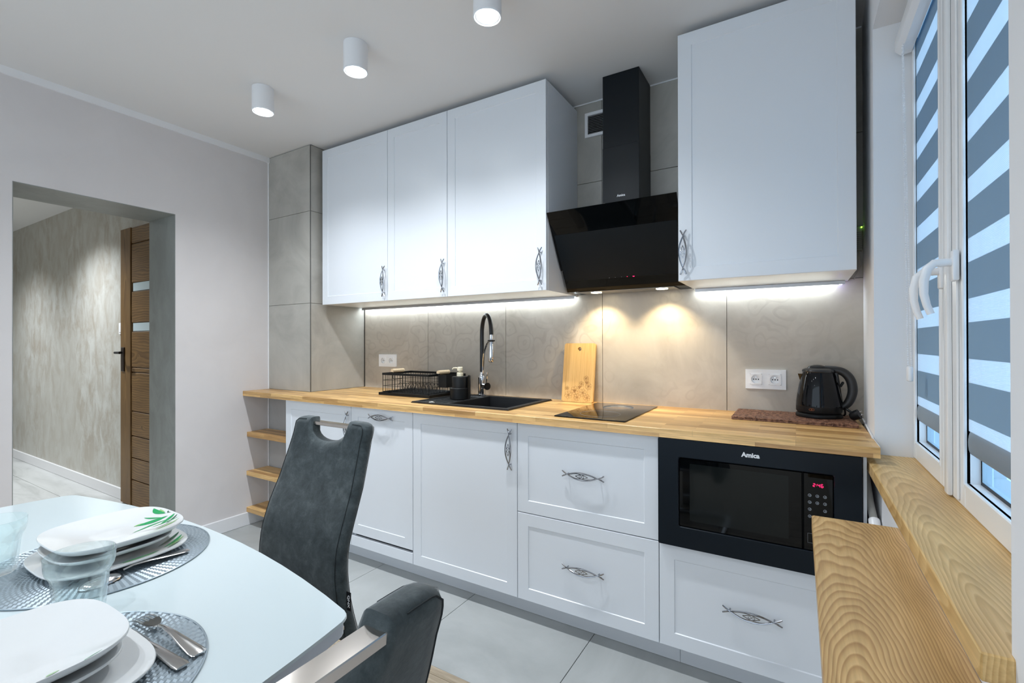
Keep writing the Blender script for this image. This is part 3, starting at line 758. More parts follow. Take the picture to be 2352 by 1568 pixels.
for j, zb_ in enumerate((0.7135, 0.692, 0.670, 0.648)):
    for i, xb in enumerate((3.137, 3.157, 3.177)):
        if j == 2 and i == 1: continue
        m = MB(); m.tube([(xb+0.0042*math.cos(a), yf+0.0034, zb_+0.0042*math.sin(a)) for a in [2*PI*k/10 for k in range(10)]], 0.0006, 4, closed=True)
        m.box(xb-0.002, xb+0.002, yf+0.0030, yf+0.0038, zb_-0.0018, zb_-0.0008); m.box(xb-0.0005, xb+0.0022, yf+0.0030, yf+0.0038, zb_+0.0002, zb_+0.0016)
        m.build('button', plain('btn%d%d' % (i, j), (0.30, 0.33, 0.37), 0.4), pnl)
m = MB(); 
for (a, b, c, e) in ((3.131, 3.1316, 0.565, 0.595), (3.188, 3.1886, 0.565, 0.595), (3.131, 3.1886, 0.565, 0.5656), (3.131, 3.1886, 0.5944, 0.595)): m.box(a, b, yf+0.0034, yf+0.0040, c, e)
m.build('door_button', M_GREY, pnl)

# ================================================================ HOOD
t = thing('cooker_hood', 'black glass chimney cooker hood between the wall cabinets', 'hood', (2.395, -0.008, 1.44))
HX0, HX1 = 2.1040, 2.6905
m = MB(); m.box(2.3120, 2.4860, -0.203, -0.008, 1.62, ZCE-0.001, 0.001); ch = m.build('chimney', M_HOODBODY, t)
m = MB(); m.box(2.3110, 2.4870, -0.2045, -0.008, 1.62, 2.115, 0.001); m.build('chimney_sleeve', M_HOODBODY, t)
text_part('Amica', 0.0155, (2.401, -0.2052, 1.8795), FRONT, M_PRINT, t, 0.0004)
m = MB(); m.prism([(-0.008, 1.445), (-0.170, 1.447), (-0.225, 1.530), (-0.330, 1.700), (-0.12, 1.72), (-0.008, 1.66)], HX0+0.012, HX1-0.012, 'X'); m.build('body', M_HOODBODY, t)
m = MB(); m.prism([(-0.3878, 1.7965), (-0.3818, 1.7995), (-0.229, 1.5490), (-0.2335, 1.5450)], HX0, HX1, 'X')
gp = m.build('glass_panel', M_BLKGLASS, t)
m = MB(); m.prism([(-0.2295, 1.5430), (-0.2235, 1.5430), (-0.1665, 1.4480), (-0.1725, 1.4440)], HX0+0.008, HX1-0.004, 'X'); m.build('control_strip', M_BLKGLASS, t)
m = MB(); m.box(HX0+0.06, HX1-0.06, -0.160, -0.03, 1.4415, 1.4448, 0.001); m.build('grease_filter', plain('filter', (0.35, 0.33, 0.30), 0.3, 0.9), t)
sl = Vector((0, 0.0570, -0.095)).normalized()
for k, (xk_, red) in enumerate(((2.343, 0), (2.372, 0), (2.402, 0), (2.429, 1), (2.459, 1))):
    y_ = -0.2020; z_ = 1.497+0.0022
    m = MB()
    if red and k == 4: m.tube([(xk_+0.0042*math.cos(a), y_-0.0005+0.0021*math.sin(a), z_+0.0036*math.sin(a)) for a in [2*PI*i/12 for i in range(12)]], 0.0009, 5, closed=True)
    m.cyl((xk_, y_-0.0008, z_), 0.0026 if red else 0.0020, 0.002, 'Y', 10)
    m.build('touch_key', M_RED if red else M_PRINT, t)
for k, xl in enumerate((2.249, 2.569)):
    m = MB(); m.cyl((xl, -0.128, 1.4435), 0.032, 0.007, 'Z', 24, 0.001); hb = m.build('lamp', M_STEEL, t)
    m = MB(); m.cyl((xl, -0.128, 1.4395), 0.026, 0.003, 'Z', 24); m.build('lamp_lens', M_WLENS, hb)
    lo = point_light('spot_bulb', 'SPOT', (xl, -0.128, 1.4372), 9, WARM_C, hb, spot_size=math.radians(105), spot_blend=0.7, shadow_soft_size=0.02)
    lo.rotation_euler = (math.radians(18), 0, 0)

# LED strips
for x0, x1, lab in ((0.470, 2.094, 'long LED light strip under the three left wall cabinets'), (2.700, 3.235, 'short LED light strip under the right wall cabinet')):
    t = thing('led_strip', lab, 'light strip', ((x0+x1)/2, -0.03, ZUB-0.012), group='under cabinet light strips')
    xe = x1+(0.035 if x1 > 3 else 0)
    m = MB(); m.prism([(-0.046, ZUB), (-0.009, ZUB), (-0.009, ZUB-0.003), (-0.0425, ZUB-0.003), (-0.0435, ZUB-0.014), (-0.046, ZUB-0.014)], x0, xe, 'X'); m.build('profile', plain('alu'+lab[:4], (0.55, 0.56, 0.58), 0.35, 0.8), t)
    m = MB(); m.box(x0+0.004, x1-0.004, -0.0405, -0.0150, ZUB-0.0095, ZUB-0.0032); m.build('diffuser', M_LED, t)
    if x1 > 3:
        m = MB(); m.cyl((3.256, -0.034, ZUB-0.013), 0.005, 0.005, 'Z', 12); m.build('sensor_light', M_VIOLET, t)

# vent grille
t = thing('vent_grille', 'white louvred vent half hidden behind the hood chimney', 'vent', (2.22, -0.008, 2.33))
m = MB(); m.cells([2.1455, 2.161, 2.290, 2.3055], [2.272, 2.287, 2.386, 2.401], {(1, 1)}, -0.020, -0.0075, 'Y'); m.build('frame', M_PLASTIC, t)
MB().box(2.161, 2.290, -0.0085, -0.0075, 2.287, 2.386).build('opening', M_BLACK, t)
m = MB()
for k in range(11):
    z = 2.291+k*0.0086; m.prism([(-0.019, z), (-0.018, z+0.0012), (-0.009, z+0.0052), (-0.009, z+0.004)], 2.1612, 2.2898, 'X')
sl_ = m.build('slats', M_PLASTIC, t); sl_['kind'] = 'stuff'

# sockets
def socket(x0, x1, z0, z1, lab):
    t = thing('double_socket', lab, 'socket', ((x0+x1)/2, -0.007, z0), group='white double wall sockets')
    y = -0.0165; cxs = (x0+(x1-x0)*0.265, x0+(x1-x0)*0.735); cz = (z0+z1)/2; hw = 0.0235
    m = MB(); m.cells([x0, cxs[0]-hw, cxs[0]+hw, cxs[1]-hw, cxs[1]+hw, x1], [z0, cz-hw, cz+hw, z1], {(1, 1), (3, 1)}, y, -0.0072, 'Y'); m.build('frame', M_PLASTIC, t)
    for cx in cxs:
        m = MB(); b = bmesh.new()
        # insert with round recess
        n = 24; sq = []
        O = [m.bm.verts.new((cx+hw*p[0], y-0.003, cz+hw*p[1])) for p in [(max(-1, min(1, 1.4142*math.cos(2*PI*(k+0.5)/n))), max(-1, min(1, 1.4142*math.sin(2*PI*(k+0.5)/n)))) for k in range(n)]]
        I = [m.bm.verts.new((cx+0.0185*math.cos(2*PI*(k+0.5)/n), y-0.003, cz+0.0185*math.sin(2*PI*(k+0.5)/n))) for k in range(n)]
        J = [m.bm.verts.new((v.co.x, y+0.006, v.co.z)) for v in I]
        OB = [m.bm.verts.new((v.co.x, y+0.004, v.co.z)) for v in O]
        for k in range(n):
            k2 = (k+1) % n; m.bm.faces.new((O[k], O[k2], I[k2], I[k])); m.bm.faces.new((I[k], I[k2], J[k2], J[k])); m.bm.faces.new((O[k], O[k2], OB[k2], OB[k]))
        m.bm.faces.new(J); ins = m.build('insert', M_PLASTIC, t)
        m = MB()
        for dx in (-0.0095, 0, 0.0095): m.cyl((cx+dx, y+0.0058, cz-0.001 if dx else cz-0.001), 0.0026, 0.001, 'Y', 10)
        m.build('pin_holes', M_BLACK, ins)
        m = MB(); m.cyl((cx, y+0.001, cz+0.0085), 0.0022, 0.010, 'Y', 10); m.build('earth_pin', M_STEEL, ins)
socket(0.607, 0.768, 1.029, 1.113, 'white double socket at left, above the dish rack')
socket(2.906, 3.063, 0.986, 1.071, 'white double socket at right, beside the kettle')

# perforated box in the right gap
t = thing('alarm_box', 'small perforated box with green light beside the right cabinet', 'box', (3.30, -0.02, 1.556))
m = MB(); m.box(3.286, 3.3305, -0.030, -0.0075, 1.556, 1.655, 0.003); m.build('case', plain('box_grey', (0.30, 0.29, 0.24), 0.5), t)
m = MB()
for i in range(8):
    for j in range(9): m.cyl((3.291+i*0.005, -0.0302, 1.566+j*0.0078), 0.0014, 0.001, 'Y', 6)
m.build('perforations', M_BLACK, t)['kind'] = 'stuff'
m = MB(); m.cyl((3.3255, -0.031, 1.648), 0.0022, 0.004, 'Y', 10); m.build('status_light', M_GREEN, t)
m = MB(); m.tube([(3.318, -0.018, 1.556), (3.320, -0.02, 1.53), (3.322, -0.02, 1.50), (3.314, -0.02, 1.47), (3.300, -0.02, 1.444)], 0.003, 8); m.build('cable', plain('cable_grey', (0.40, 0.39, 0.36), 0.5), t)

# ================================================================ SINK, TAP
t = thing('sink', 'black granite sink with drainer and deep bowl', 'sink', ((SX0+SX1)/2, -0.3, ZC))
BX0, BX1, BY0, BY1 = 1.610, 1.942, -0.489, -0.128
DX0, DX1 = 1.405, 1.585
zt = ZC+0.0075
m = MB(); m.cells([SX0, DX0, DX1, BX0, BX1, SX1], [SY0, BY0, BY1, SY1], {(1, 1), (3, 1)}, ZC+0.0003, zt)
es = [e for e in m.bm.edges if all(abs(v.co.z-zt) < 1e-6 for v in e.verts) and len(e.link_faces) == 2 and any(abs(f.normal.z) < 0.5 for f in e.link_faces)]
bmesh.ops.recalc_face_normals(m.bm, faces=m.bm.faces[:])
es = [e for e in m.bm.edges if all(abs(v.co.z-zt) < 1e-6 for v in e.verts) and len(e.link_faces) == 2 and any(abs(f.normal.z) < 0.5 for f in e.link_faces)]
bmesh.ops.bevel(m.bm, geom=es, offset=0.003, segments=2, affect='EDGES')
m.build('rim', M_SINK, t)
m = MB(); r = 0.0
def basin(m, x0, x1, y0, y1, z1, z0, ins=0.012, wall=0.004):
    def q(i, z): return [m.bm.verts.new(p) for p in ((x0+i, y0+i, z), (x1-i, y0+i, z), (x1-i, y1-i, z), (x0+i, y1-i, z))]
    R = [q(-wall, z1), q(0, z1), q(ins, z0), ]
    R2 = [q(-wall, z1), q(ins-wall, z0-wall)]
    for A, C in ((R[0], R[1]), (R[1], R[2]), (R[0], R2[1])):
        for k in range(4): m.bm.faces.new((A[k], A[(k+1) % 4], C[(k+1) % 4], C[k]))
    m.bm.faces.new(R[2]); m.bm.faces.new(R2[1])
basin(m, BX0, BX1, BY0, BY1, ZC+0.004, 0.705, 0.008, 0.0035); m.build('bowl', M_SINK, t)
m = MB(); basin(m, DX0, DX1, BY0, BY1, ZC+0.004, ZC-0.0005, 0.006, 0.0035)
for k in range(6): yy = BY0+0.05+k*0.048; m.box(DX0+0.03, DX1-0.025, yy, yy+0.006, ZC-0.0005, ZC+0.0025, 0.001)
m.build('drainer', M_SINK, t)
m = MB(); m.lathe([(0, zt+0.006), (0.010, zt+0.0055), (0.0165, zt+0.003), (0.018, zt), (0, zt)], 1.505, -0.503, 24); m.build('drain_button', M_STEEL, t)
m = MB(); m.lathe([(0.0, 0.7065), (0.03, 0.7065), (0.043, 0.7085), (0.045, 0.7052), (0, 0.7052)], 1.776, -0.30, 24); m.build('drain', M_STEEL, t)

t = thing('kitchen_tap', 'chrome mixer tap with tall black flexible hose spout', 'tap', (1.535, -0.097, zt))
cx, cy = 1.535, -0.097
m = MB(); m.lathe([(0, zt), (0.028, zt), (0.028, zt+0.006), (0.0225, zt+0.009), (0.0215, zt+0.085), (0.0225, zt+0.105), (0.017, zt+0.118), (0.0125, zt+0.135), (0, zt+0.135)], cx, cy, 28); m.build('body', M_CHROME, t)
m = MB()
P = []
hx, hy = 1.672, -0.205
for k in range(21):
    a = k/20; ang = PI*a; R_ = 0.5
    if a <= 0: pass
base_ = Vector((cx, cy, zt+0.13)); head = Vector((hx, hy, 1.235))
top = 1.348
for k in range(9): P.append(base_+Vector((0, 0, (1.235-base_.z)*k/9)))
for k in range(15):
    a = PI*k/14; w = (1-math.cos(a))/2
    P.append(Vector((cx+(hx-cx)*w, cy+(hy-cy)*w, 1.235+(top-1.235)*math.sin(a)**0.9)))
m.tube(P, 0.0118, 14); m.build('hose', plain('rubber', (0.008, 0.008, 0.009), 0.38), t)
m = MB(); m.lathe([(0, 1.238), (0.011, 1.238), (0.0118, 1.20), (0.0135, 1.196), (0.0135, 1.150), (0.0155, 1.14), (0.0155, 1.092), (0.013, 1.086), (0, 1.086)], hx, hy, 24); m.build('spray_head', M_CHROME, t)
m = MB(); m.tube([(hx+0.016*math.cos(a), hy+0.016*math.sin(a), 1.203) for a in [2*PI*k/20 for k in range(20)]], 0.0045, 8, closed=True)
m.build('clip_ring', M_BLACK, t)
m = MB()
A = [Vector((cx+0.012, cy-0.008, zt+0.12)), Vector((cx+0.018, cy-0.012, 1.06)), Vector((cx+0.035, cy-0.028, 1.13)), Vector((cx+0.078, cy-0.062, 1.185)), Vector((hx-0.016, hy+0.013, 1.203))]
def smooth_path(A, n=8):
    out = []
    for i in range(len(A)-1):
        p0 = A[max(i-1, 0)]; p1 = A[i]; p2 = A[i+1]; p3 = A[min(i+2, len(A)-1)]
        for k in range(n):
            t_ = k/n; out.append(0.5*((2*p1)+(p2-p0)*t_+(2*p0-5*p1+4*p2-p3)*t_*t_+(3*p1-p0-3*p2+p3)*t_**3))
    out.append(A[-1]); return out
m.tube(smooth_path(A), 0.0065, 10); m.build('support_arm', M_CHROME, t)
m = MB(); m.cyl((cx+0.030, cy, zt+0.055), 0.017, 0.05, 'X', 20, 0.002)
bmesh.ops.rotate(m.bm, cent=(cx, cy, zt+0.055), matrix=Matrix.Rotation(math.radians(-24), 3, 'Z'), verts=m.bm.verts[:]); 
m.build('mixer_housing', M_CHROME, t)
m = MB(); m.cyl((cx+0.058, cy, zt+0.055), 0.021, 0.007, 'X', 24, 0.002)
bmesh.ops.rotate(m.bm, cent=(cx, cy, zt+0.055), matrix=Matrix.Rotation(math.radians(-24), 3, 'Z'), verts=m.bm.verts[:]); m.build('lever_cap', M_BLACK, t)
m = MB(); m.tube([(cx+0.048, cy-0.021, zt+0.068), (cx+0.052, cy-0.023, zt+0.10), (cx+0.054, cy-0.022, zt+0.135)], [0.006, 0.0075, 0.0065], 10, flat=0.6); m.build('lever', M_CHROME, t)

# soap caddy
t = thing('soap_dispenser', 'black soap dispenser with cream pump on the sink drainer', 'soap dispenser', (1.515, -0.280, ZC))
sx, sy, sz = 1.515, -0.280, ZC-0.0005+0.003
m = MB(); m.lathe([(0, sz), (0.052, sz), (0.055, sz+0.004), (0.055, sz+0.060), (0.051, sz+0.064), (0, sz+0.064)], sx, sy, 32); m.build('sponge_cup', M_BLACK, t)
m = MB(); m.lathe([(0, sz+0.0645), (0.046, sz+0.0645), (0.047, sz+0.118), (0.044, sz+0.124), (0, sz+0.126)], sx+0.002, sy, 32); m.build('bottle', M_BLACK, t)
m = MB()
pl = [(sx+0.058*math.cos(a), sy+0.058*math.sin(a)) for a in [math.radians(k) for k in range(-8, 80, 6)]]
pl2 = [(sx+0.0555*math.cos(a), sy+0.0555*math.sin(a)) for a in [math.radians(k) for k in range(74, -10, -6)]]
m.prism(pl+pl2, sz, sz+0.128); m.build('back_plate', M_BLACK, t)
m = MB(); m.lathe([(0, sz+0.126), (0.018, sz+0.126), (0.018, sz+0.140), (0.0165, sz+0.142), (0.0165, sz+0.146), (0.008, sz+0.148), (0.008, sz+0.154), (0.016, sz+0.156), (0.016, sz+0.172), (0.013, sz+0.176), (0, sz+0.177)], sx, sy, 24)
m.tube([(sx-0.005, sy, sz+0.168), (sx-0.028, sy-0.004, sz+0.170), (sx-0.042, sy-0.006, sz+0.168), (sx-0.046, sy-0.007, sz+0.162)], 0.0042, 8); m.build('pump', M_CREAM, t)

# dish rack
t = thing('dish_rack', 'black wire dish rack with two wooden handles on a black tray', 'dish rack', (1.135, -0.19, ZC))
RX0, RX1, RY0, RY1 = 0.962, 1.322, -0.318, -0.075
m = MB(); m.cells([RX0-0.02, RX0-0.012, RX1+0.012, RX1+0.02], [RY0-0.015, RY0-0.007, RY1+0.007, RY1+0.015], {(1, 1)}, ZC+0.0005, ZC+0.016)
m.box(RX0-0.012, RX1+0.012, RY0-0.007, RY1+0.007, ZC+0.0005, ZC+0.005); m.build('tray', M_BLACK, t)
zt0, zt1 = ZC+0.020, ZC+0.132
m = MB(); m.cells([RX0-0.003, RX0+0.003, RX1-0.003, RX1+0.003], [RY0-0.003, RY0+0.003, RY1-0.003, RY1+0.003], {(1, 1)}, zt1-0.013, zt1)
m.build('rim_band', M_BLACK, t)
m = MB(); wr = 0.0012
def wall_wires(a, b, n):
    a, b = Vector(a), Vector(b)
    for k in range(n+1):
        p = a.lerp(b, k/n); m.tube([(p.x, p.y, zt0), (p.x, p.y, zt1-0.006)], wr if k % 4 else wr*1.7, 5)
    for z in (zt0, zt0+0.034, zt0+0.068): m.tube([(a.x, a.y, z), (b.x, b.y, z)], wr, 5)
wall_wires((RX0, RY0, 0), (RX1, RY0, 0), 18); wall_wires((RX0, RY1, 0), (RX1, RY1, 0), 18)
wall_wires((RX0, RY0, 0), (RX0, RY1, 0), 10); wall_wires((RX1, RY0, 0), (RX1, RY1, 0), 10)
for k in range(1, 12): yy = RY0+(RY1-RY0)*k/12; m.tube([(RX0, yy, zt0), (RX1, yy, zt0)], wr, 5)
for cx_, cy_ in ((RX0+0.02, RY0+0.02), (RX1-0.02, RY0+0.02), (RX0+0.02, RY1-0.02), (RX1-0.02, RY1-0.02)): m.tube([(cx_, cy_, ZC+0.005), (cx_, cy_, zt0+0.002)], 0.004, 8)
m.build('wire_basket', M_BLACK, t)
for k in range(9):
    xx = RX0+0.045+k*0.029
    m = MB()
    m.tube([(xx+0.055*(1-math.cos(a))/2-0.0, RY0+0.075, zt0+0.050*math.sin(a)) for a in [PI*i/12 for i in range(13)]], wr, 5)
    m.tube([(xx+0.055*(1-math.cos(a))/2-0.0, RY0+0.165, zt0+0.050*math.sin(a)) for a in [PI*i/12 for i in range(13)]], wr, 5)
    for dx in (0, 0.055): m.tube([(xx+dx, RY0+0.075, zt0), (xx+dx, RY0+0.165, zt0)], wr, 5)
    m.build('plate_holder', M_BLACK, t)
for xh, sg in ((RX0-0.003, -1), (RX1+0.003, 1)):
    m = MB(); m.tube([(xh, -0.232, zt1+0.004), (xh, -0.231, zt1-0.040), (xh, -0.222, zt1-0.046), (xh, -0.158, zt1-0.046), (xh, -0.149, zt1-0.040), (xh, -0.148, zt1+0.004)], 0.0018, 6); hw_ = m.build('handle_loop', M_BLACK, t)
    m = MB(); m.cyl((xh, -0.190, zt1+0.007), 0.0125, 0.100, 'Y', 20, 0.002); m.build('wooden_grip', M_LWOOD, hw_)
m = MB(); m.cells([RX1+0.022, RX1+0.025, RX1+0.080, RX1+0.083], [-0.262, -0.259, -0.083, -0.080], {(1, 1)}, ZC+0.060, zt1-0.004); m.box(RX1+0.022, RX1+0.083, -0.262, -0.080, ZC+0.057, ZC+0.061)
for yy in (-0.255, -0.10): m.box(RX1-0.004, RX1+0.022, yy, yy+0.01, zt1-0.004, zt1+0.0015)
m.build('cutlery_box', M_BLACK, t)

# cutting board leaning on the wall
t = thing('cutting_board', 'bamboo cutting board with round hole and floral print, leaning on tiles', 'cutting board', (2.121, -0.06, ZC))
Rb = Matrix.Translation((2.121, -0.073, ZC+0.0003)) @ Matrix.Rotation(math.radians(-8.6), 4, 'X')
m = MB(); n = 6; w2, hh, rr_ = 0.088, 0.309, 0.012
out = []
for cx_, cz_, a0 in ((w2-rr_, rr_, -PI/2), (w2-rr_, hh-rr_, 0), (-w2+rr_, hh-rr_, PI/2), (-w2+rr_, rr_, PI)):
    for k in range(n+1): a = a0+PI/2*k/n; out.append((cx_+rr_*math.cos(a), cz_+rr_*math.sin(a)))
bm2 = m.bm
def plate_with_hole(m, out, hc, hr, y0, y1, nh=28):
    hole = [(hc[0]+hr*math.cos(2*PI*k/nh), hc[1]+hr*math.sin(2*PI*k/nh)) for k in range(nh)]
    # outer sampled by angle from hole centre
    def hit(a):
        dx, dz = math.cos(a), math.sin(a); best = 1e9
        for i in range(len(out)):
            (x1, z1), (x2, z2) = out[i], out[(i+1) % len(out)]
            den = dx*(z2-z1)-dz*(x2-x1)
            if abs(den) < 1e-12: continue
            s_ = ((x1-hc[0])*(z2-z1)-(z1-hc[1])*(x2-x1))/den; q = ((x1-hc[0])*dz-(z1-hc[1])*dx)/den
            if s_ > 0 and -1e-6 <= q <= 1+1e-6: best = min(best, s_)
        return (hc[0]+dx*best, hc[1]+dz*best)
    angs = sorted(set([round(2*PI*k/nh, 6) for k in range(nh)]+[round(math.atan2(z-hc[1], x-hc[0]) % (2*PI), 6) for x, z in out]))
    O = [hit(a) for a in angs]; H = [(hc[0]+hr*math.cos(a), hc[1]+hr*math.sin(a)) for a in angs]; N_ = len(angs)
    V = [[m.bm.verts.new((p[0], y, p[1])) for p in P] for P, y in ((O, y0), (H, y0), (H, y1), (O, y1))]
    for P, Q in zip(V, V[1:]+V[:1]):
        for k in range(N_): m.bm.faces.new((P[k], P[(k+1) % N_], Q[(k+1) % N_], Q[k]))
plate_with_hole(m, out, (0.0, hh-0.030), 0.0105, -0.007, 0.007)
bmesh.ops.transform(m.bm, matrix=Rb, verts=m.bm.verts[:]); m.build('board', M_BAMBOO, t)
m = MB(); rnd = random.Random(3)
def flower(cx_, cz_, r_, n_=6):
    for k in range(n_):
        a = 2*PI*k/n_+0.3; px, pz = cx_+r_*0.6*math.cos(a), cz_+r_*0.6*math.sin(a)
        m.tube([(px+0.45*r_*math.cos(b), -0.0073, pz+0.45*r_*math.sin(b)) for b in [2*PI*i/8 for i in range(8)]], 0.0005, 4, closed=True)
    m.cyl((cx_, -0.0073, cz_), r_*0.22, 0.0006, 'Y', 8)
for cx_, cz_, r_ in ((-0.05, 0.035, 0.020), (-0.015, 0.06, 0.022), (0.03, 0.05, 0.020), (0.06, 0.085, 0.018), (0.045, 0.125, 0.014), (0.0, 0.025, 0.018), (0.055, 0.025, 0.018), (0.02, 0.095, 0.014), (-0.06, 0.07, 0.011)): flower(cx_, cz_, r_)
for cx_, cz_ in ((-0.015, 0.055), (0.012, 0.075), (0.05, 0.10)): m.prism([(cx_-0.012, cz_+0.008), (cx_+0.010, cz_+0.010), (cx_-0.001, cz_-0.008)], -0.0076, -0.0070, 'Y')
bmesh.ops.transform(m.bm, matrix=Rb, verts=m.bm.verts[:]); m.build('burnt_flowers', M_BURN, t)

# hob
t = thing('hob', 'black glass two zone hob set on the worktop', 'hob', (2.38, -0.31, ZC))
m = MB(); m.box(2.2275, 2.5315, -0.5650, -0.0620, ZC+0.0005, ZC+0.0055, 0.0015, seg=2); m.build('glass_plate', M_BLKGLASS, t)
for cy_, r_ in ((-0.43, 0.085), (-0.19, 0.070)):
    m = MB(); m.tube([(2.38+r_*math.cos(a), cy_+r_*math.sin(a), ZC+0.0056) for a in [2*PI*k/48 for k in range(48)]], 0.0005, 4, closed=True); m.build('cooking_zone', M_GREY, t)

# mat under kettle: two layers of little wooden slats
t = thing('kettle_mat', 'dark brown woven wooden slat mat under the kettle', 'mat', (3.08, -0.14, ZC))
for lay in range(2):
    m = MB(); z0 = ZC+0.0006+lay*0.0067; rnd = random.Random(11+lay)
    m.box(2.879, 3.291, -0.266, -0.014, z0, z0+0.0038)
    o = m.build('backing', M_MATW, t)
    m = MB(); x = 2.876; cw = 0.0285; i = 0
    while x < 3.292-0.01:
        y = -0.269; j = 0; ww = min(cw, 3.2935-x)
        while y < -0.0115-0.004:
            st = 0.0058; z1 = z0+0.0052+rnd.uniform(0, 0.0013)
            if (i+j//4) % 2 == 0: m.box(x+0.0004, x+ww-0.0004, y+0.0004, y+st-0.0004, z0+0.0008, z1)
            else:
                if j % 4 == 0:
                    for q in range(5):
                        xx = x+ww*q/5; m.box(xx+0.0004, xx+ww/5-0.0004, y+0.0004, min(y+st*4-0.0004, -0.0118), z0+0.0008, z0+0.0050+rnd.uniform(0, 0.0013))
            y += st; j += 1
        x += cw; i += 1
    m.build('slats', M_MATW, t)['kind'] = 'stuff'

# kettle
t = thing('kettle', 'glossy black electric kettle standing on the brown mat', 'kettle', (3.178, -0.107, ZC+0.0145))
kx, ky, kz = 3.1775, -0.110, ZC+0.0147
m = MB(); m.lathe([(0, kz), (0.079, kz), (0.0805, kz+0.004), (0.079, kz+0.011), (0.070, kz+0.018), (0.074, kz+0.0185), (0, kz+0.0185)], kx, ky, 48); m.build('power_base', M_BLACK, t)
m = MB(); m.lathe([(0, kz+0.019), (0.0765, kz+0.019), (0.0785, kz+0.024), (0.0785, kz+0.043), (0, kz+0.043)], kx, ky, 48); m.build('lower_band', M_BLACK, t)
m = MB(); m.lathe([(0, kz+0.043), (0.0790, kz+0.043), (0.0790, kz+0.046), (0.0780, kz+0.060), (0.0740, kz+0.090), (0.0680, kz+0.125), (0.0610, kz+0.155), (0.0545, kz+0.175), (0, kz+0.176)], kx, ky, 56); m.build('body', M_BLKGLOSS, t)
m = MB(); m.prism([(kx-0.050, ky-0.018), (kx-0.050, ky+0.018), (kx-0.0715, ky)], kz+0.135, kz+0.168); 
for v in m.bm.verts:
    if v.co.x < kx-0.066 and v.co.z < kz+0.14: v.co.x = kx-0.062
m.build('spout', M_BLKGLOSS, t)
m = MB(); m.lathe([(0, kz+0.176), (0.0560, kz+0.176), (0.0575, kz+0.180), (0.0555, kz+0.186), (0.045, kz+0.191), (0, kz+0.192)], kx, ky, 48)
m.lathe([(0.036, kz+0.189), (0.028, kz+0.199), (0.012, kz+0.204), (0, kz+0.205)], kx-0.004, ky, 32, sx=1.05, sy=0.55); m.build('lid', plain('lid_black', (0.02, 0.021, 0.023), 0.22), t)
m = MB()
A = [Vector((kx+0.020, ky, kz+0.190)), Vector((kx+0.055, ky-0.001, kz+0.186)), Vector((kx+0.083, ky-0.003, kz+0.176)), Vector((kx+0.103, ky-0.005, kz+0.150)), Vector((kx+0.110, ky-0.006, kz+0.112)), Vector((kx+0.104, ky-0.006, kz+0.078)), Vector((kx+0.090, ky-0.005, kz+0.052)), Vector((kx+0.070, ky-0.003, kz+0.040))]
sp_ = smooth_path(A, 6); rads = [0.0125+0.004*math.sin(PI*i/(len(sp_)-1)) for i in range(len(sp_))]
m.tube(sp_, rads, 14); m.build('handle', plain('handle_black', (0.014, 0.014, 0.015), 0.45), t)
m = MB(); m.box(kx+0.062, kx+0.080, ky-0.014, ky+0.012, kz+0.045, kz+0.178, 0.004)
for v in m.bm.verts:
    if v.co.z > kz+0.1: v.co.x -= 0.016
m.build('spine', plain('spine_black', (0.014, 0.014, 0.015), 0.4), t)
m = MB(); m.box(kx+0.071, kx+0.080, ky-0.008, ky+0.006, kz+0.118, kz+0.142, 0.003); bmesh.ops.rotate(m.bm, cent=(kx+0.075, ky, kz+0.13), matrix=Matrix.Rotation(0.5, 3, 'Y'), verts=m.bm.verts[:]); m.build('switch', M_BLACK, t)
m = MB()
for a in (-1.95, -1.86):
    m.tube([(kx+0.0788*math.cos(a+0.07*math.cos(b)), ky+0.0788*math.sin(a+0.07*math.cos(b)), kz+0.033+0.0042*math.sin(b)) for b in [2*PI*i/14 for i in range(14)]], 0.0006, 4, closed=True)
m.build('badge', M_ORANGE, t)
t = thing('power_plug', 'black plug with cable lying behind the kettle', 'plug', (3.297, -0.155, ZC+0.0145))
m = MB(); m.lathe([(0, -0.017), (0.012, -0.017), (0.0165, -0.010), (0.0185, 0.008), (0.0185, 0.014), (0, 0.014)], 0, 0, 20)
Rp = Matrix.Translation((3.292, -0.160, ZC+0.0335)) @ Matrix.Rotation(math.radians(62), 4, 'Y') @ Matrix.Rotation(0.3, 4, 'X')
bmesh.ops.transform(m.bm, matrix=Rp, verts=m.bm.verts[:]); m.build('plug_body', M_BLACK, t)
m = MB()
for sgn in (-1, 1): m.cyl((0, sgn*0.0095, 0.0235), 0.0022, 0.019, 'Z', 10)
bmesh.ops.transform(m.bm, matrix=Rp @ Matrix.Rotation(0.9, 4, 'Z') @ Matrix.Scale(0.75, 4), verts=m.bm.verts[:]); m.build('pins', M_STEEL, t)
m = MB(); m.tube(smooth_path([Vector((3.283, -0.158, ZC+0.040)), Vector((3.268, -0.150, ZC+0.052)), Vector((3.262, -0.135, ZC+0.055)), Vector((3.264, -0.110, ZC+0.030)), Vector((3.2605, -0.100, ZC+0.022))]), [0.0048]*10+[0.0034]*23, 8); m.build('cable', M_BLACK, t)

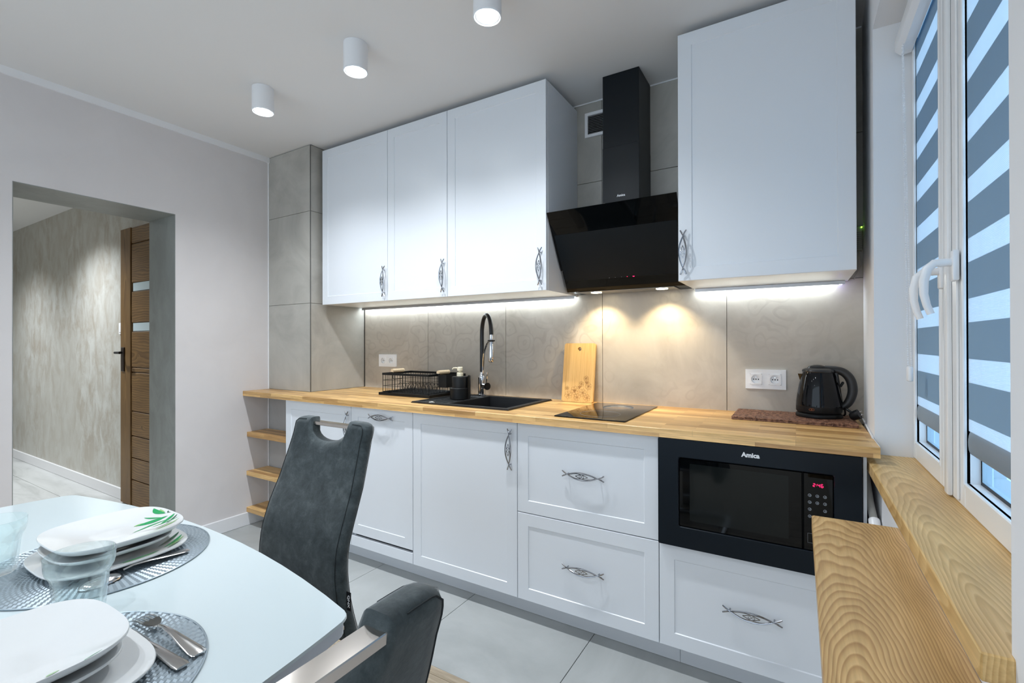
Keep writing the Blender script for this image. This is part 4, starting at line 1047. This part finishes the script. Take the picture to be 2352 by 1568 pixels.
# ================================================================ CEILING LIGHTS
def downlight(loc, label, group, lit=True):
    t = thing('ceiling_spotlight', label, 'ceiling light', loc, group=group)
    z = 0.0; h = 0.115
    m = MB(); m.lathe([(0, -0.0005), (0.0500, -0.0005), (0.0500, -h+0.002), (0.0485, -h), (0.040, -h), (0.0375, -h+0.006), (0, -h+0.006)], 0, 0, 40); b = m.build('housing', M_WHITE, t, local=True)
    m = MB(); m.lathe([(0.047, -h-0.0003), (0.050, -h-0.002), (0.047, -h-0.004), (0.044, -h-0.002), (0.047, -h-0.0003)], 0, 0, 40); m.build('rim', plain('rimglow', (0.9, 0.95, 1.0), 0.2) if 'rimglow' not in MATS else MATS['rimglow'], t, local=True)
    m = MB(); m.cyl((0, 0, -h+0.0035), 0.0355, 0.003, 'Z', 28); m.build('lens', M_LENS, t, local=True)
    p = bpy.data.lights.new('bulb', 'SPOT'); p.energy = LAMP_W; p.color = LAMP_C; p.spot_size = math.radians(138); p.spot_blend = 1.0; p.shadow_soft_size = 0.03
    o = bpy.data.objects.new('bulb', p); COL.objects.link(o); o.parent = t; o.location = (0, 0, -h-0.006)
    return t
DL = downlight((0.829, -0.985, ZCE), 'white cylinder ceiling spotlight nearest the doorway wall', 'row of ceiling spotlights')
dup(DL, (1.502, -0.985, ZCE), label='white cylinder ceiling spotlight in the middle of the row', group='row of ceiling spotlights')
dup(DL, (2.170, -0.975, ZCE), label='white cylinder ceiling spotlight nearest the camera, cut by the top edge', group='row of ceiling spotlights')
# the same row goes on over the dining table, outside the picture
for k, (x, y, w_) in enumerate(((0.829, -2.45, 'over the dining table, doorway end'), (1.502, -2.45, 'over the middle of the dining table'), (2.170, -2.45, 'over the dining table, window end'), (1.5, -3.7, 'farthest from the kitchen'))):
    dup(DL, (x, y, ZCE), label='white cylinder ceiling spotlight '+w_, group='ceiling spotlights over the dining side')
for o in [q for q in bpy.data.objects if q.type == 'LIGHT' and q.parent and q.parent.get('group', '') == 'ceiling spotlights over the dining side']:
    o.data = o.data.copy(); o.data.energy = LAMP_W*0.45
h1 = dup(DL, (-1.75, -1.38, 2.382), label='hallway ceiling spotlight lighting the plaster near the wooden door', group='hallway ceiling spotlights')
h2 = dup(DL, (-3.3, -1.6, 2.382), label='ceiling spotlight at the far end of the hallway', group='hallway ceiling spotlights')

for o in [q for q in bpy.data.objects if q.type == 'LIGHT' and q.parent and q.parent.get('group', '') == 'hallway ceiling spotlights']:
    o.data = o.data.copy(); o.data.energy = LAMP_W*2.6
# ================================================================ HALL DOOR, SWITCH
t = sempty('door_1', (-0.85, -0.83, 0.0))
YH = -0.838; YHb = -0.7945
LX0, LX1 = -1.241, -0.40
m = MB(); m.box(LX0, -1.075, YH, YHb, 0.010, 2.043, 0.003); m.build('stile', M_OAKV, t)
m = MB(); m.box(-0.55, LX1, YH, YHb, 0.010, 2.043, 0.003); m.build('stile', M_OAKV, t)
bands = [(1.925, 2.043, 0), (1.637, 1.922, 0), (1.575, 1.634, 1), (1.345, 1.572, 0), (1.283, 1.342, 1), (1.02, 1.280, 0), (0.985, 1.017, 0), (0.70, 0.982, 0), (0.52, 0.697, 0), (0.36, 0.517, 0), (0.20, 0.357, 0), (0.010, 0.197, 0)]
for z0, z1, g in bands:
    m = MB()
    if g: m.box(-1.060, -0.55, YH+0.012, YHb-0.01, z0, z1); m.build('glass_strip', M_FROST, t)
    else: m.box(-1.075+0.003, -0.553, YH+0.007, YHb-0.004, z0, z1-0.002, 0.004); m.build('board', M_OAKH, t)
m = MB(); m.box(-1.215, -1.165, YH-0.008, YH, 0.985, 1.165, 0.003); hp = m.build('door_handle', plain('bronze', (0.05, 0.035, 0.028), 0.35, 0.6), t)
m = MB(); m.tube([(-1.195, YH-0.008, 1.125), (-1.195, YH-0.045, 1.125), (-1.188, YH-0.052, 1.125), (-1.10, YH-0.054, 1.125)], 0.009, 10); m.build('lever', plain('bronze_dark', (0.02, 0.02, 0.022), 0.35, 0.5), hp)
t = thing('light_switch', 'white light switch on the plastered hallway wall left of the door', 'switch', (-1.335, -0.794, 1.262))
m = MB(); m.box(-1.376, -1.292, -0.803, -0.794, 1.264, 1.350, 0.002); m.build('frame', M_PLASTIC, t)
m = MB(); m.box(-1.362, -1.306, -0.807, -0.8025, 1.278, 1.336, 0.002); m.build('rocker', M_PLASTIC, t)

# ================================================================ TABLE
TZ = 0.740
t = thing('dining_table', 'white glass topped dining table with bowed edges, laid for a meal', 'table', (1.86, -2.23, 0.0))
def bowed(cx, cy, hx, hy, bx, by, r=0.02, n=14):
    """rectangle half sizes hx, hy (corners) whose sides bulge by bx, by"""
    pts = []
    def arc(p0, p1, bulge, nx, ny):
        for k in range(n):
            s_ = k/n; q = 4*s_*(1-s_); pts.append((p0[0]+(p1[0]-p0[0])*s_+nx*bulge*q, p0[1]+(p1[1]-p0[1])*s_+ny*bulge*q))
    c = [(cx+hx, cy-hy), (cx+hx, cy+hy), (cx-hx, cy+hy), (cx-hx, cy-hy)]
    arc(c[0], c[1], bx, 1, 0); arc(c[1], c[2], by, 0, 1); arc(c[2], c[3], bx, -1, 0); arc(c[3], c[0], by, 0, -1)
    # soften corners
    out = []
    for i, p in enumerate(pts):
        if i % n == 0:
            a = Vector(pts[i-1]); b = Vector(pts[(i+1) % len(pts)]); P_ = Vector(p)
            da = (a-P_).normalized()*r; db = (b-P_).normalized()*r
            for q in range(5):
                s_ = q/4; out.append(tuple((P_+da)*(1-s_)**2+P_*2*s_*(1-s_)+(P_+db)*s_*s_))
        else: out.append(p)
    return out
TP = bowed(1.858, -2.232, 0.612, 0.402, 0.040, 0.073)
def inset(P_, d):
    cx_ = 1.858; cy_ = -2.232
    return [(cx_+(x-cx_)*(1-d/0.64), cy_+(y-cy_)*(1-d/0.45)) for x, y in P_]
m = MB(); m.prism(TP, TZ-0.0055, TZ); bmesh.ops.bevel(m.bm, geom=[e for e in m.bm.edges if abs(e.verts[0].co.z-e.verts[1].co.z) < 1e-6], offset=0.0012, segments=1, affect='EDGES')
m.build('glass_top', M_TABTOP, t)
m = MB(); m.prism(inset(TP, 0.004), TZ-0.0285, TZ-0.0058, smooth=False); m.build('top_frame', M_TABEDGE, t)
m = MB(); m.cells([1.30, 1.325, 2.395, 2.42], [-2.58, -2.555, -1.89, -1.865], {(1, 1)}, TZ-0.085, TZ-0.029); m.build('apron', plain('apron_dark', (0.05, 0.045, 0.04), 0.3), t)
for lx, ly in ((1.32, -2.56), (1.32, -1.885), (2.40, -2.56), (2.40, -1.885)):
    m = MB(); m.box(lx-0.03, lx+0.03, ly-0.03, ly+0.03, 0.0, TZ-0.0292, 0.004); m.build('leg', M_STEEL, t)

# ================================================================ CHAIRS
def make_chair(label):
    """high-back chair; local frame: back face plane at y=0.. , sitter looks to -y, width along x"""
    t = thing('dining_chair', label, 'chair', (0, 0, 0), group='slate grey high back dining chairs')
    TH = 0.046
    prof = [(0.345, -0.088), (0.39, -0.099), (0.43, -0.108), (0.48, -0.116), (0.53, -0.1195), (0.58, -0.117), (0.62, -0.109), (0.66, -0.096), (0.70, -0.081), (0.76, -0.055), (0.80, -0.042), (0.86, -0.022), (0.915, -0.006), (0.947, 0.0)]
    def yz(s_):  # s_ in z
        for (z0, y0), (z1, y1) in zip(prof, prof[1:]):
            if s_ <= z1: return y0+(y1-y0)*(s_-z0)/(z1-z0)
        return 0.0
    def half(z):
        if z > 0.90:
            q = (z-0.90)/0.047; return 0.174-0.007*max(0, (q-0.45)/0.55)**2.2
        if z > 0.7: return 0.190-0.017*(z-0.7)/0.2
        return 0.190+0.004*(0.7-z)/0.34+(0.012*((0.60-z)/0.24)**1.3 if z < 0.60 else 0)
    ZT_ = 0.947
    def topz(x):
        a = abs(x)
        if a < 0.094: # U notch
            q = a/0.094; return ZT_-0.067+0.055*(1-math.sqrt(max(0, 1-min(1, q)**2.2)))
        return ZT_-0.009*max(0, (a-0.135)/0.036)**2.2
    xsn = [-1, -0.93, -0.85, -0.75, -0.65, -0.555, -0.5499, -0.48, -0.40, -0.30, -0.20, -0.10, 0, 0.10, 0.20, 0.30, 0.40, 0.48, 0.5499, 0.555, 0.65, 0.75, 0.85, 0.93, 1]
    nz = 30; ZG = [0.345+(ZT_-0.345)*(1-(1-i/nz)**1.7) for i in range(nz+1)]; m = MB(); F = []; B = []
    for sgn, store, dy in ((0, F, 0), (1, B, TH)):
        for i in range(nz+1):
            row = []
            for s_ in xsn:
                zc_ = ZG[i]; hw = half(zc_); x = s_*hw
                zt_ = topz(s_*0.171); z = 0.345+(zt_-0.345)*(ZG[i]-0.345)/(ZT_-0.345)
                y = yz(z)
                # pillow: front bulges, edges rounded
                ed = min(1.0, (1-abs(s_))/0.11); rd = (1-(1-ed)**2)**0.5; tp = min(1.0, (zt_-z)/0.020); rt_ = (1-(1-tp)**2)**0.5
                k_ = min(rd, rt_)
                if not sgn: yy = y+0.014*(1-k_)
                else: yy = y+TH-0.014*(1-k_)
                row.append(m.bm.verts.new((x, yy, z)))
            store.append(row)
    W_ = len(xsn)
    for G_, rev in ((F, 0), (B, 1)):
        for i in range(nz):
            for k in range(W_-1): f_ = m.bm.faces.new((G_[i][k], G_[i][k+1], G_[i+1][k+1], G_[i+1][k])); f_.smooth = True
    per = [(0, k) for k in range(W_)]+[(i, W_-1) for i in range(1, nz+1)]+[(nz, k) for k in range(W_-2, -1, -1)]+[(i, 0) for i in range(nz-1, 0, -1)]
    for a, b in zip(per, per[1:]+per[:1]):
        f_ = m.bm.faces.new((F[a[0]][a[1]], F[b[0]][b[1]], B[b[0]][b[1]], B[a[0]][a[1]])); f_.smooth = True
    bk = m.build('backrest', M_FABRIC, t, local=True, ang=50)
    m = MB()   # seams run a little in from the border, front and back
    me_ = bk.data; W2 = W_*(nz+1)
    def V(side, i, k): return me_.vertices[side*W2+i*W_+k].co.copy()
    for side, oy in ((0, -0.0004), (1, 0.0004)):
        for ks in ((1, 2, 3, 4), (W_-2, W_-3, W_-4, W_-5)):
            pts = [V(side, i, ks[0]) for i in range(0, nz-2)]+[(V(side, nz-2, ks[0])+V(side, nz-2, ks[1]))/2]+[V(side, nz-2, k) for k in ks[1:]]
            m.tube([(p.x, p.y+oy, p.z) for p in pts], 0.0011, 5)
    m.build('piping', plain('seam_dark', (0.012, 0.016, 0.018), 0.9) if 'seam_dark' not in MATS else MATS['seam_dark'], bk, local=True)
    m = MB(); m.box(-0.102, 0.102, 0.010, 0.037, ZT_-0.0245, ZT_-0.0135, 0.001); m.build('grab_bar', M_BAR, t, local=True)
    m = MB(); sp = [(-0.20, -0.60), (0.20, -0.60), (0.205, -0.118), (-0.205, -0.118)]
    m.prism(sp, 0.40, 0.47); bmesh.ops.bevel(m.bm, geom=m.bm.edges[:], offset=0.018, segments=3, affect='EDGES')
    m.build('seat', M_FABRIC, t, local=True)
    for sg in (-1, 1):
        m = MB(); A = [Vector((sg*0.185, -0.10, 0.395)), Vector((sg*0.185, -0.56, 0.392)), Vector((sg*0.19, -0.595, 0.36)), Vector((sg*0.20, -0.585, 0.05)), Vector((sg*0.20, -0.56, 0.013)), Vector((sg*0.20, -0.05, 0.013))]
        m.tube(smooth_path(A, 6), 0.0125, 10); m.build('leg', M_CHROME, t, local=True)
    m = MB(); m.tube([(-0.2, -0.05, 0.013), (0.2, -0.05, 0.013)], 0.0125, 10); m.build('stretcher', M_CHROME, t, local=True)
    # small woven label in the side seam
    m = MB(); m.box(half(0.468)-0.002, half(0.468)+0.016, yz(0.468)+0.022, yz(0.468)+0.0232, 0.442, 0.494, 0.0)
    tg = m.build('fabric_label', plain('label_black', (0.004, 0.004, 0.006), 0.5), t, local=True)
    tx = text_part('QNX', 0.016, (0, 0, 0), Matrix.Identity(3), M_PRINT, None, 0.0002)
    tx.parent = tg; tx.matrix_local = Matrix.Translation((half(0.468)+0.0075, yz(0.468)+0.0215, 0.468)) @ Matrix.Rotation(PI/2, 4, 'X') @ Matrix.Rotation(-PI/2, 4, 'Z') @ Matrix.Diagonal((0.95, 0.7, 1, 1))
    return t
CH = make_chair('slate grey high back chair between the table and the base cabinets')
CH.location = (1.822, -1.372, 0); CH.rotation_euler = (0, 0, 0)
C2 = dup(CH, (2.757, -2.151, 0), PI/2*-1, 'slate grey chair at the right end of the table, steel bar close to camera')
C2.rotation_euler = (0, 0, -PI/2)
# ================================================================ TABLE SETTINGS
def placemat(cx, cy, lab):
    R_ = 0.190; nr, na = 44, 200; m = MB(); z0 = TZ+0.0006
    rows = []
    for i in range(nr+1):
        r = 0.012+(R_-0.012)*i/nr; row = []
        for k in range(na):
            a = 2*PI*k/na; up_ = ((i//1)+(k//2)) % 2
            row.append(m.bm.verts.new((cx+r*math.cos(a), cy+r*math.sin(a), z0+(0.0028 if up_ else 0.0008))))
        rows.append(row)
    for A, B in zip(rows, rows[1:]):
        for k in range(na): m.bm.faces.new((A[k], A[(k+1) % na], B[(k+1) % na], B[k]))
    m.bm.faces.new(rows[0])
    low = [m.bm.verts.new((v.co.x, v.co.y, z0)) for v in rows[-1]]
    for k in range(na): m.bm.faces.new((rows[-1][k], rows[-1][(k+1) % na], low[(k+1) % na], low[k]))
    m.bm.faces.new(low)
    m.tube([(cx+R_*math.cos(2*PI*k/na), cy+R_*math.sin(2*PI*k/na), z0+0.0016) for k in range(na)], 0.0016, 6, closed=True)
    o = m.build('placemat', M_SILVER, loc=(cx, cy, z0), ang=10); tag(o, lab, 'placemat', 'round silver placemats'); return o
placemat(1.860, -1.960, 'round silver woven placemat under the far plates with green leaves')
placemat(2.268, -2.165, 'round silver woven placemat in the near corner of the table')
def plate(cx, cy, z, a, h, well, lab, rot=0.0, th=0.0035, grp='white square plates', decor=None, name='dinner_plate', cat='plate', e=3.2, depth=None):
    t = thing(name, lab, cat, (cx, cy, z), rot, grp)
    m = MB(); n = 72
    def ring(s_, zz, ee=e): return [m.bm.verts.new((x, y, zz)) for x, y in squircle(0, 0, a*s_, a*s_, n, ee)]
    dp = depth if depth else h*0.85; zf = h+th-dp
    prof = [(well*0.55, 0.0, 2.6), (well*0.60, -0.0, 2.6), (well*0.95, h*0.30, 2.7), (0.93, h*0.72, e), (1.0, h, e), (1.003, h+th*0.6, e), (0.995, h+th, e)]
    prof += [(q, zf+(h+th-zf)*max(0, (q-0.30)/0.695)**1.25, 2.5+0.7*q) for q in (0.94, 0.86, 0.76, 0.66, 0.56, 0.46, 0.37, 0.30, 0.18)]
    rows = [ring(s_, zz, ee) for s_, zz, ee in prof]
    m.bm.faces.new(rows[0])
    for A, B in zip(rows, rows[1:]):
        for k in range(n): f_ = m.bm.faces.new((A[k], A[(k+1) % n], B[(k+1) % n], B[k])); f_.smooth = True
    f_ = m.bm.faces.new(rows[-1]); f_.smooth = True
    body = m.build('body', M_PORC, t, local=True, ang=60)
    if decor:
        from mathutils.bvhtree import BVHTree
        bv = BVHTree.FromPolygons([v.co for v in body.data.vertices], [tuple(p.vertices) for p in body.data.polygons])
        def surf(x, y):
            h_ = bv.ray_cast(Vector((x, y, 0.2)), Vector((0, 0, -1)))[0]
            if h_ is not None: return h_.z-0.0002
            # radial parameter in the squircle metric
            s_ = ((abs(x)/a)**2.9+(abs(y)/a)**2.9)**(1/2.9)
            w1, z1_, w2_, z2_ = well*0.80, th+0.002, well*1.02, h*0.45+th
            if s_ < w1: return th+0.002*min(1, s_/w1)
            if s_ < w2_: return z1_+(z2_-z1_)*(s_-w1)/(w2_-w1)
            return z2_+(h+th-z2_)*(s_-w2_)/(0.995-w2_)
        def leaf(p0, p1, w, bend, mm):
            p0, p1 = Vector(p0), Vector(p1); d = p1-p0; nrm = Vector((-d.y, d.x)).normalized(); L_, R__ = [], []
            for i in range(11):
                s_ = i/10; c = p0+d*s_+nrm*bend*4*s_*(1-s_); ww = w*math.sin(PI*s_)**0.8+0.0002
                for lst, q in ((L_, c+nrm*ww), (R__, c-nrm*ww)): lst.append(mm.bm.verts.new((q.x, q.y, surf(q.x, q.y)+0.0007)))
            for i in range(10): mm.bm.faces.new((L_[i], L_[i+1], R__[i+1], R__[i]))
        for grp_, mat_ in ((decor[0], M_LEAF), (decor[1], M_LEAF2), (decor[2], M_LEAFD)):
            if not grp_: continue
            mm = MB()
            for L4 in grp_: leaf(*L4, mm)
            mm.build('leaf_print', mat_, t, local=True)
    return t
a_ = 0.108
dec = ([((0.016, 0.094), (-0.002, 0.040), 0.0085, 0.004), ((-0.004, 0.098), (-0.060, 0.097), 0.0060, 0.005), ((0.010, 0.084), (-0.030, 0.066), 0.0028, 0.002), ((0.036, 0.085), (0.037, 0.019), 0.0030, -0.006), ((0.020, 0.106), (0.046, 0.068), 0.0042, 0.002), ((0.050, 0.100), (0.044, 0.050), 0.0022, 0.002)],
       [((0.060, 0.098), (0.076, 0.045), 0.0016, 0.002), ((0.070, 0.090), (0.082, 0.040), 0.0014, 0.001), ((-0.001, 0.054), (-0.003, 0.036), 0.0045, 0.0), ((-0.012, 0.100), (-0.040, 0.102), 0.0030, 0.002)],
       [((0.032, 0.106), (0.056, 0.074), 0.0022, 0.002), ((0.004, 0.106), (-0.012, 0.108), 0.0014, 0.004), ((0.058, 0.085), (0.066, 0.050), 0.0010, 0.001)])
dec_big = ([((0.052, 0.112), (0.090, 0.060), 0.0040, 0.003), ((0.098, 0.050), (0.100, -0.020), 0.0040, 0.004)], [((0.066, 0.110), (0.097, 0.066), 0.0032, 0.0), ((0.106, 0.04), (0.108, -0.02), 0.0022, 0.0)], [((0.030, 0.116), (0.066, 0.060), 0.0046, 0.004), ((0.085, 0.095), (0.106, 0.060), 0.0018, 0.0)])
ZP = TZ+0.0036
plate(1.862, -1.945, ZP, 0.122, 0.014, 0.72, 'bottom white plate with leaf print in the far setting', decor=dec_big, grp='white plates of the far place setting')
plate(1.858, -1.948, ZP+0.0125, 0.100, 0.020, 0.66, 'small middle white plate stacked in the far setting', decor=None, grp='white plates of the far place setting', name='dessert_plate')
plate(1.856, -1.937, ZP+0.0245, 0.111, 0.029, 0.70, 'top white soup plate with bright green leaves, far setting', decor=dec, depth=0.0135, grp='white plates of the far place setting', name='soup_plate')
plate(2.268, -2.170, ZP, 0.122, 0.014, 0.72, 'bottom white plate in the near left corner of the picture', rot=-PI/2, grp='white plates of the near place setting')
plate(2.252, -2.177, ZP+0.0125, 0.100, 0.020, 0.66, 'small middle white plate stacked in the near setting', rot=-PI/2, grp='white plates of the near place setting', name='dessert_plate')
plate(2.248, -2.177, ZP+0.0252, a_, 0.029, 0.70, 'top white soup plate of the near setting, faint leaf sprig', depth=0.021, decor=([((-0.040, 0.106), (-0.061, 0.096), 0.0009, 0.001)], [((-0.006, 0.103), (-0.020, 0.094), 0.0038, 0.001)], None), rot=-PI/2, grp='white plates of the near place setting', name='soup_plate')

def tumbler(cx, cy, z, lab):
    t = thing('drinking_glass', lab, 'glass', (cx, cy, z), group='faceted clear drinking glasses')
    m = MB(); nf = 10; seg = 80
    H = 0.104
    prof = [(0.0, 0.0), (0.0290, 0.0), (0.0310, 0.003), (0.0365, 0.060), (0.0375, 0.066), (0.0440, 0.078), (0.0455, 0.085), (0.0465, H-0.001), (0.0458, H), (0.0450, H-0.001), (0.0440, 0.085), (0.0422, 0.0775), (0.0358, 0.0665), (0.0335, 0.055), (0.0275, 0.016), (0.020, 0.0125), (0.0, 0.012)]
    def fn(a, j):
        if 1 <= j <= 4 or 12 <= j <= 14:
            ph = (a*nf/(2*PI)) % 1.0; d = abs(ph-0.5)*2; k_ = 0.045 if j <= 4 else 0.03
            return 1+k_*(d**4)-0.02
        return 1
    m.lathe(prof, 0, 0, seg, fn=fn); m.build('tumbler', M_GLASS, t, local=True, ang=80)
    return t
tumbler(2.083, -2.060, TZ+0.0004, 'clear faceted tumbler on the white table between the two settings')
tumbler(1.765, -2.095, TZ+0.0036, 'clear faceted tumbler on the far placemat, cut by the left edge')

def cutlery(kind, p0, p1, z, lab, z1=None):
    """utensil from head p0 to handle end p1"""
    p0 = Vector((*p0, z)); p1 = Vector((*p1, z1 if z1 is not None else z)); t = thing(kind, lab, 'cutlery', tuple(p0.lerp(p1, 0.5)), group='steel cutlery')
    d = (p1-p0); L_ = d.length; ang = math.atan2(d.y, d.x); t.rotation_euler = (0, 0, ang)
    m = MB()
    def blade(sec):  # sec: (s, halfwidth, zmid, thick)
        R_ = []
        for s_, w, zm, th in sec:
            x = (s_-0.5)*L_; ring = []
            for k in range(12):
                a = 2*PI*k/12; ring.append(m.bm.verts.new((x, w*math.cos(a), zm+th*math.sin(a)+(d.z*(s_-0.5)))))
            R_.append(ring)
        for A, B in zip(R_, R_[1:]):
            for k in range(12): f_ = m.bm.faces.new((A[k], A[(k+1) % 12], B[(k+1) % 12], B[k])); f_.smooth = True
        m.bm.faces.new(R_[0][::-1]); m.bm.faces.new(R_[-1])
    hz = 0.0022
    handle = [(0.36, 0.0028, 0.010, 0.0016), (0.45, 0.0032, 0.0125, 0.0016), (0.60, 0.0055, 0.0110, 0.0016), (0.80, 0.0088, 0.0065, 0.0016), (0.93, 0.0105, 0.0040, 0.0016), (0.985, 0.0102, 0.0032, 0.0014), (1.0, 0.0080, 0.0030, 0.0012)]
    if kind == 'knife':
        blade([(0.0, 0.002, hz, 0.0007), (0.06, 0.007, hz, 0.0009), (0.3, 0.0095, hz, 0.0010), (0.48, 0.0085, hz+0.001, 0.0012), (0.52, 0.006, hz+0.002, 0.002), (0.7, 0.0075, hz+0.002, 0.0024), (0.95, 0.010, hz+0.001, 0.0022), (1.0, 0.009, hz+0.001, 0.0015)])
    elif kind == 'spoon':
        blade(handle); 
        b = bmesh.new(); bmesh.ops.create_uvsphere(b, u_segments=20, v_segments=12, radius=1)
        bmesh.ops.scale(b, vec=(L_*0.185, 0.0205, 0.010), verts=b.verts[:])
        for v in b.verts:
            if v.co.z < 0: v.co.z *= -0.75
        m.merge(b, Matrix.Translation((-L_*0.325, 0, 0.0015)), True)
    else:
        blade(handle)
        # root and four tines, lying face down
        P4 = [(-0.5, 0), (-0.38, 0), (-0.28, 0)]
        m.prism([(L_*-0.14, -0.0028), (L_*-0.14, 0.0028), (L_*-0.20, 0.0095), (L_*-0.28, 0.0120), (L_*-0.28, -0.0120), (L_*-0.20, -0.0095)], 0.0095, 0.0118)
        for q in (-0.0102, -0.0034, 0.0034, 0.0102):
            m.tube([(L_*-0.27, q, 0.0108), (L_*-0.36, q, 0.0098), (L_*-0.44, q, 0.0060), (L_*-0.5, q*0.95, 0.0018)], [0.0018, 0.0018, 0.0015, 0.0009], 6)
    m.build('utensil', M_STEEL, t, local=True, ang=50)
    return t
cutlery('spoon', (1.993, -2.035), (1.980, -1.850), TZ+0.0036, 'steel spoon lying right of the far plates on the placemat')
cutlery('fork', (1.742, -1.860), (1.752, -2.045), TZ+0.0036, 'steel fork mostly hidden left of the far plates')
cutlery('fork', (2.190, -2.020), (2.372, -2.014), TZ+0.0036, 'steel fork lying face down across the near placemat')
cutlery('knife', (2.170, -2.047), (2.382, -2.040), TZ+0.0036, 'steel knife beside the fork, tucked under the near plates')
bpy.context.view_layer.update()
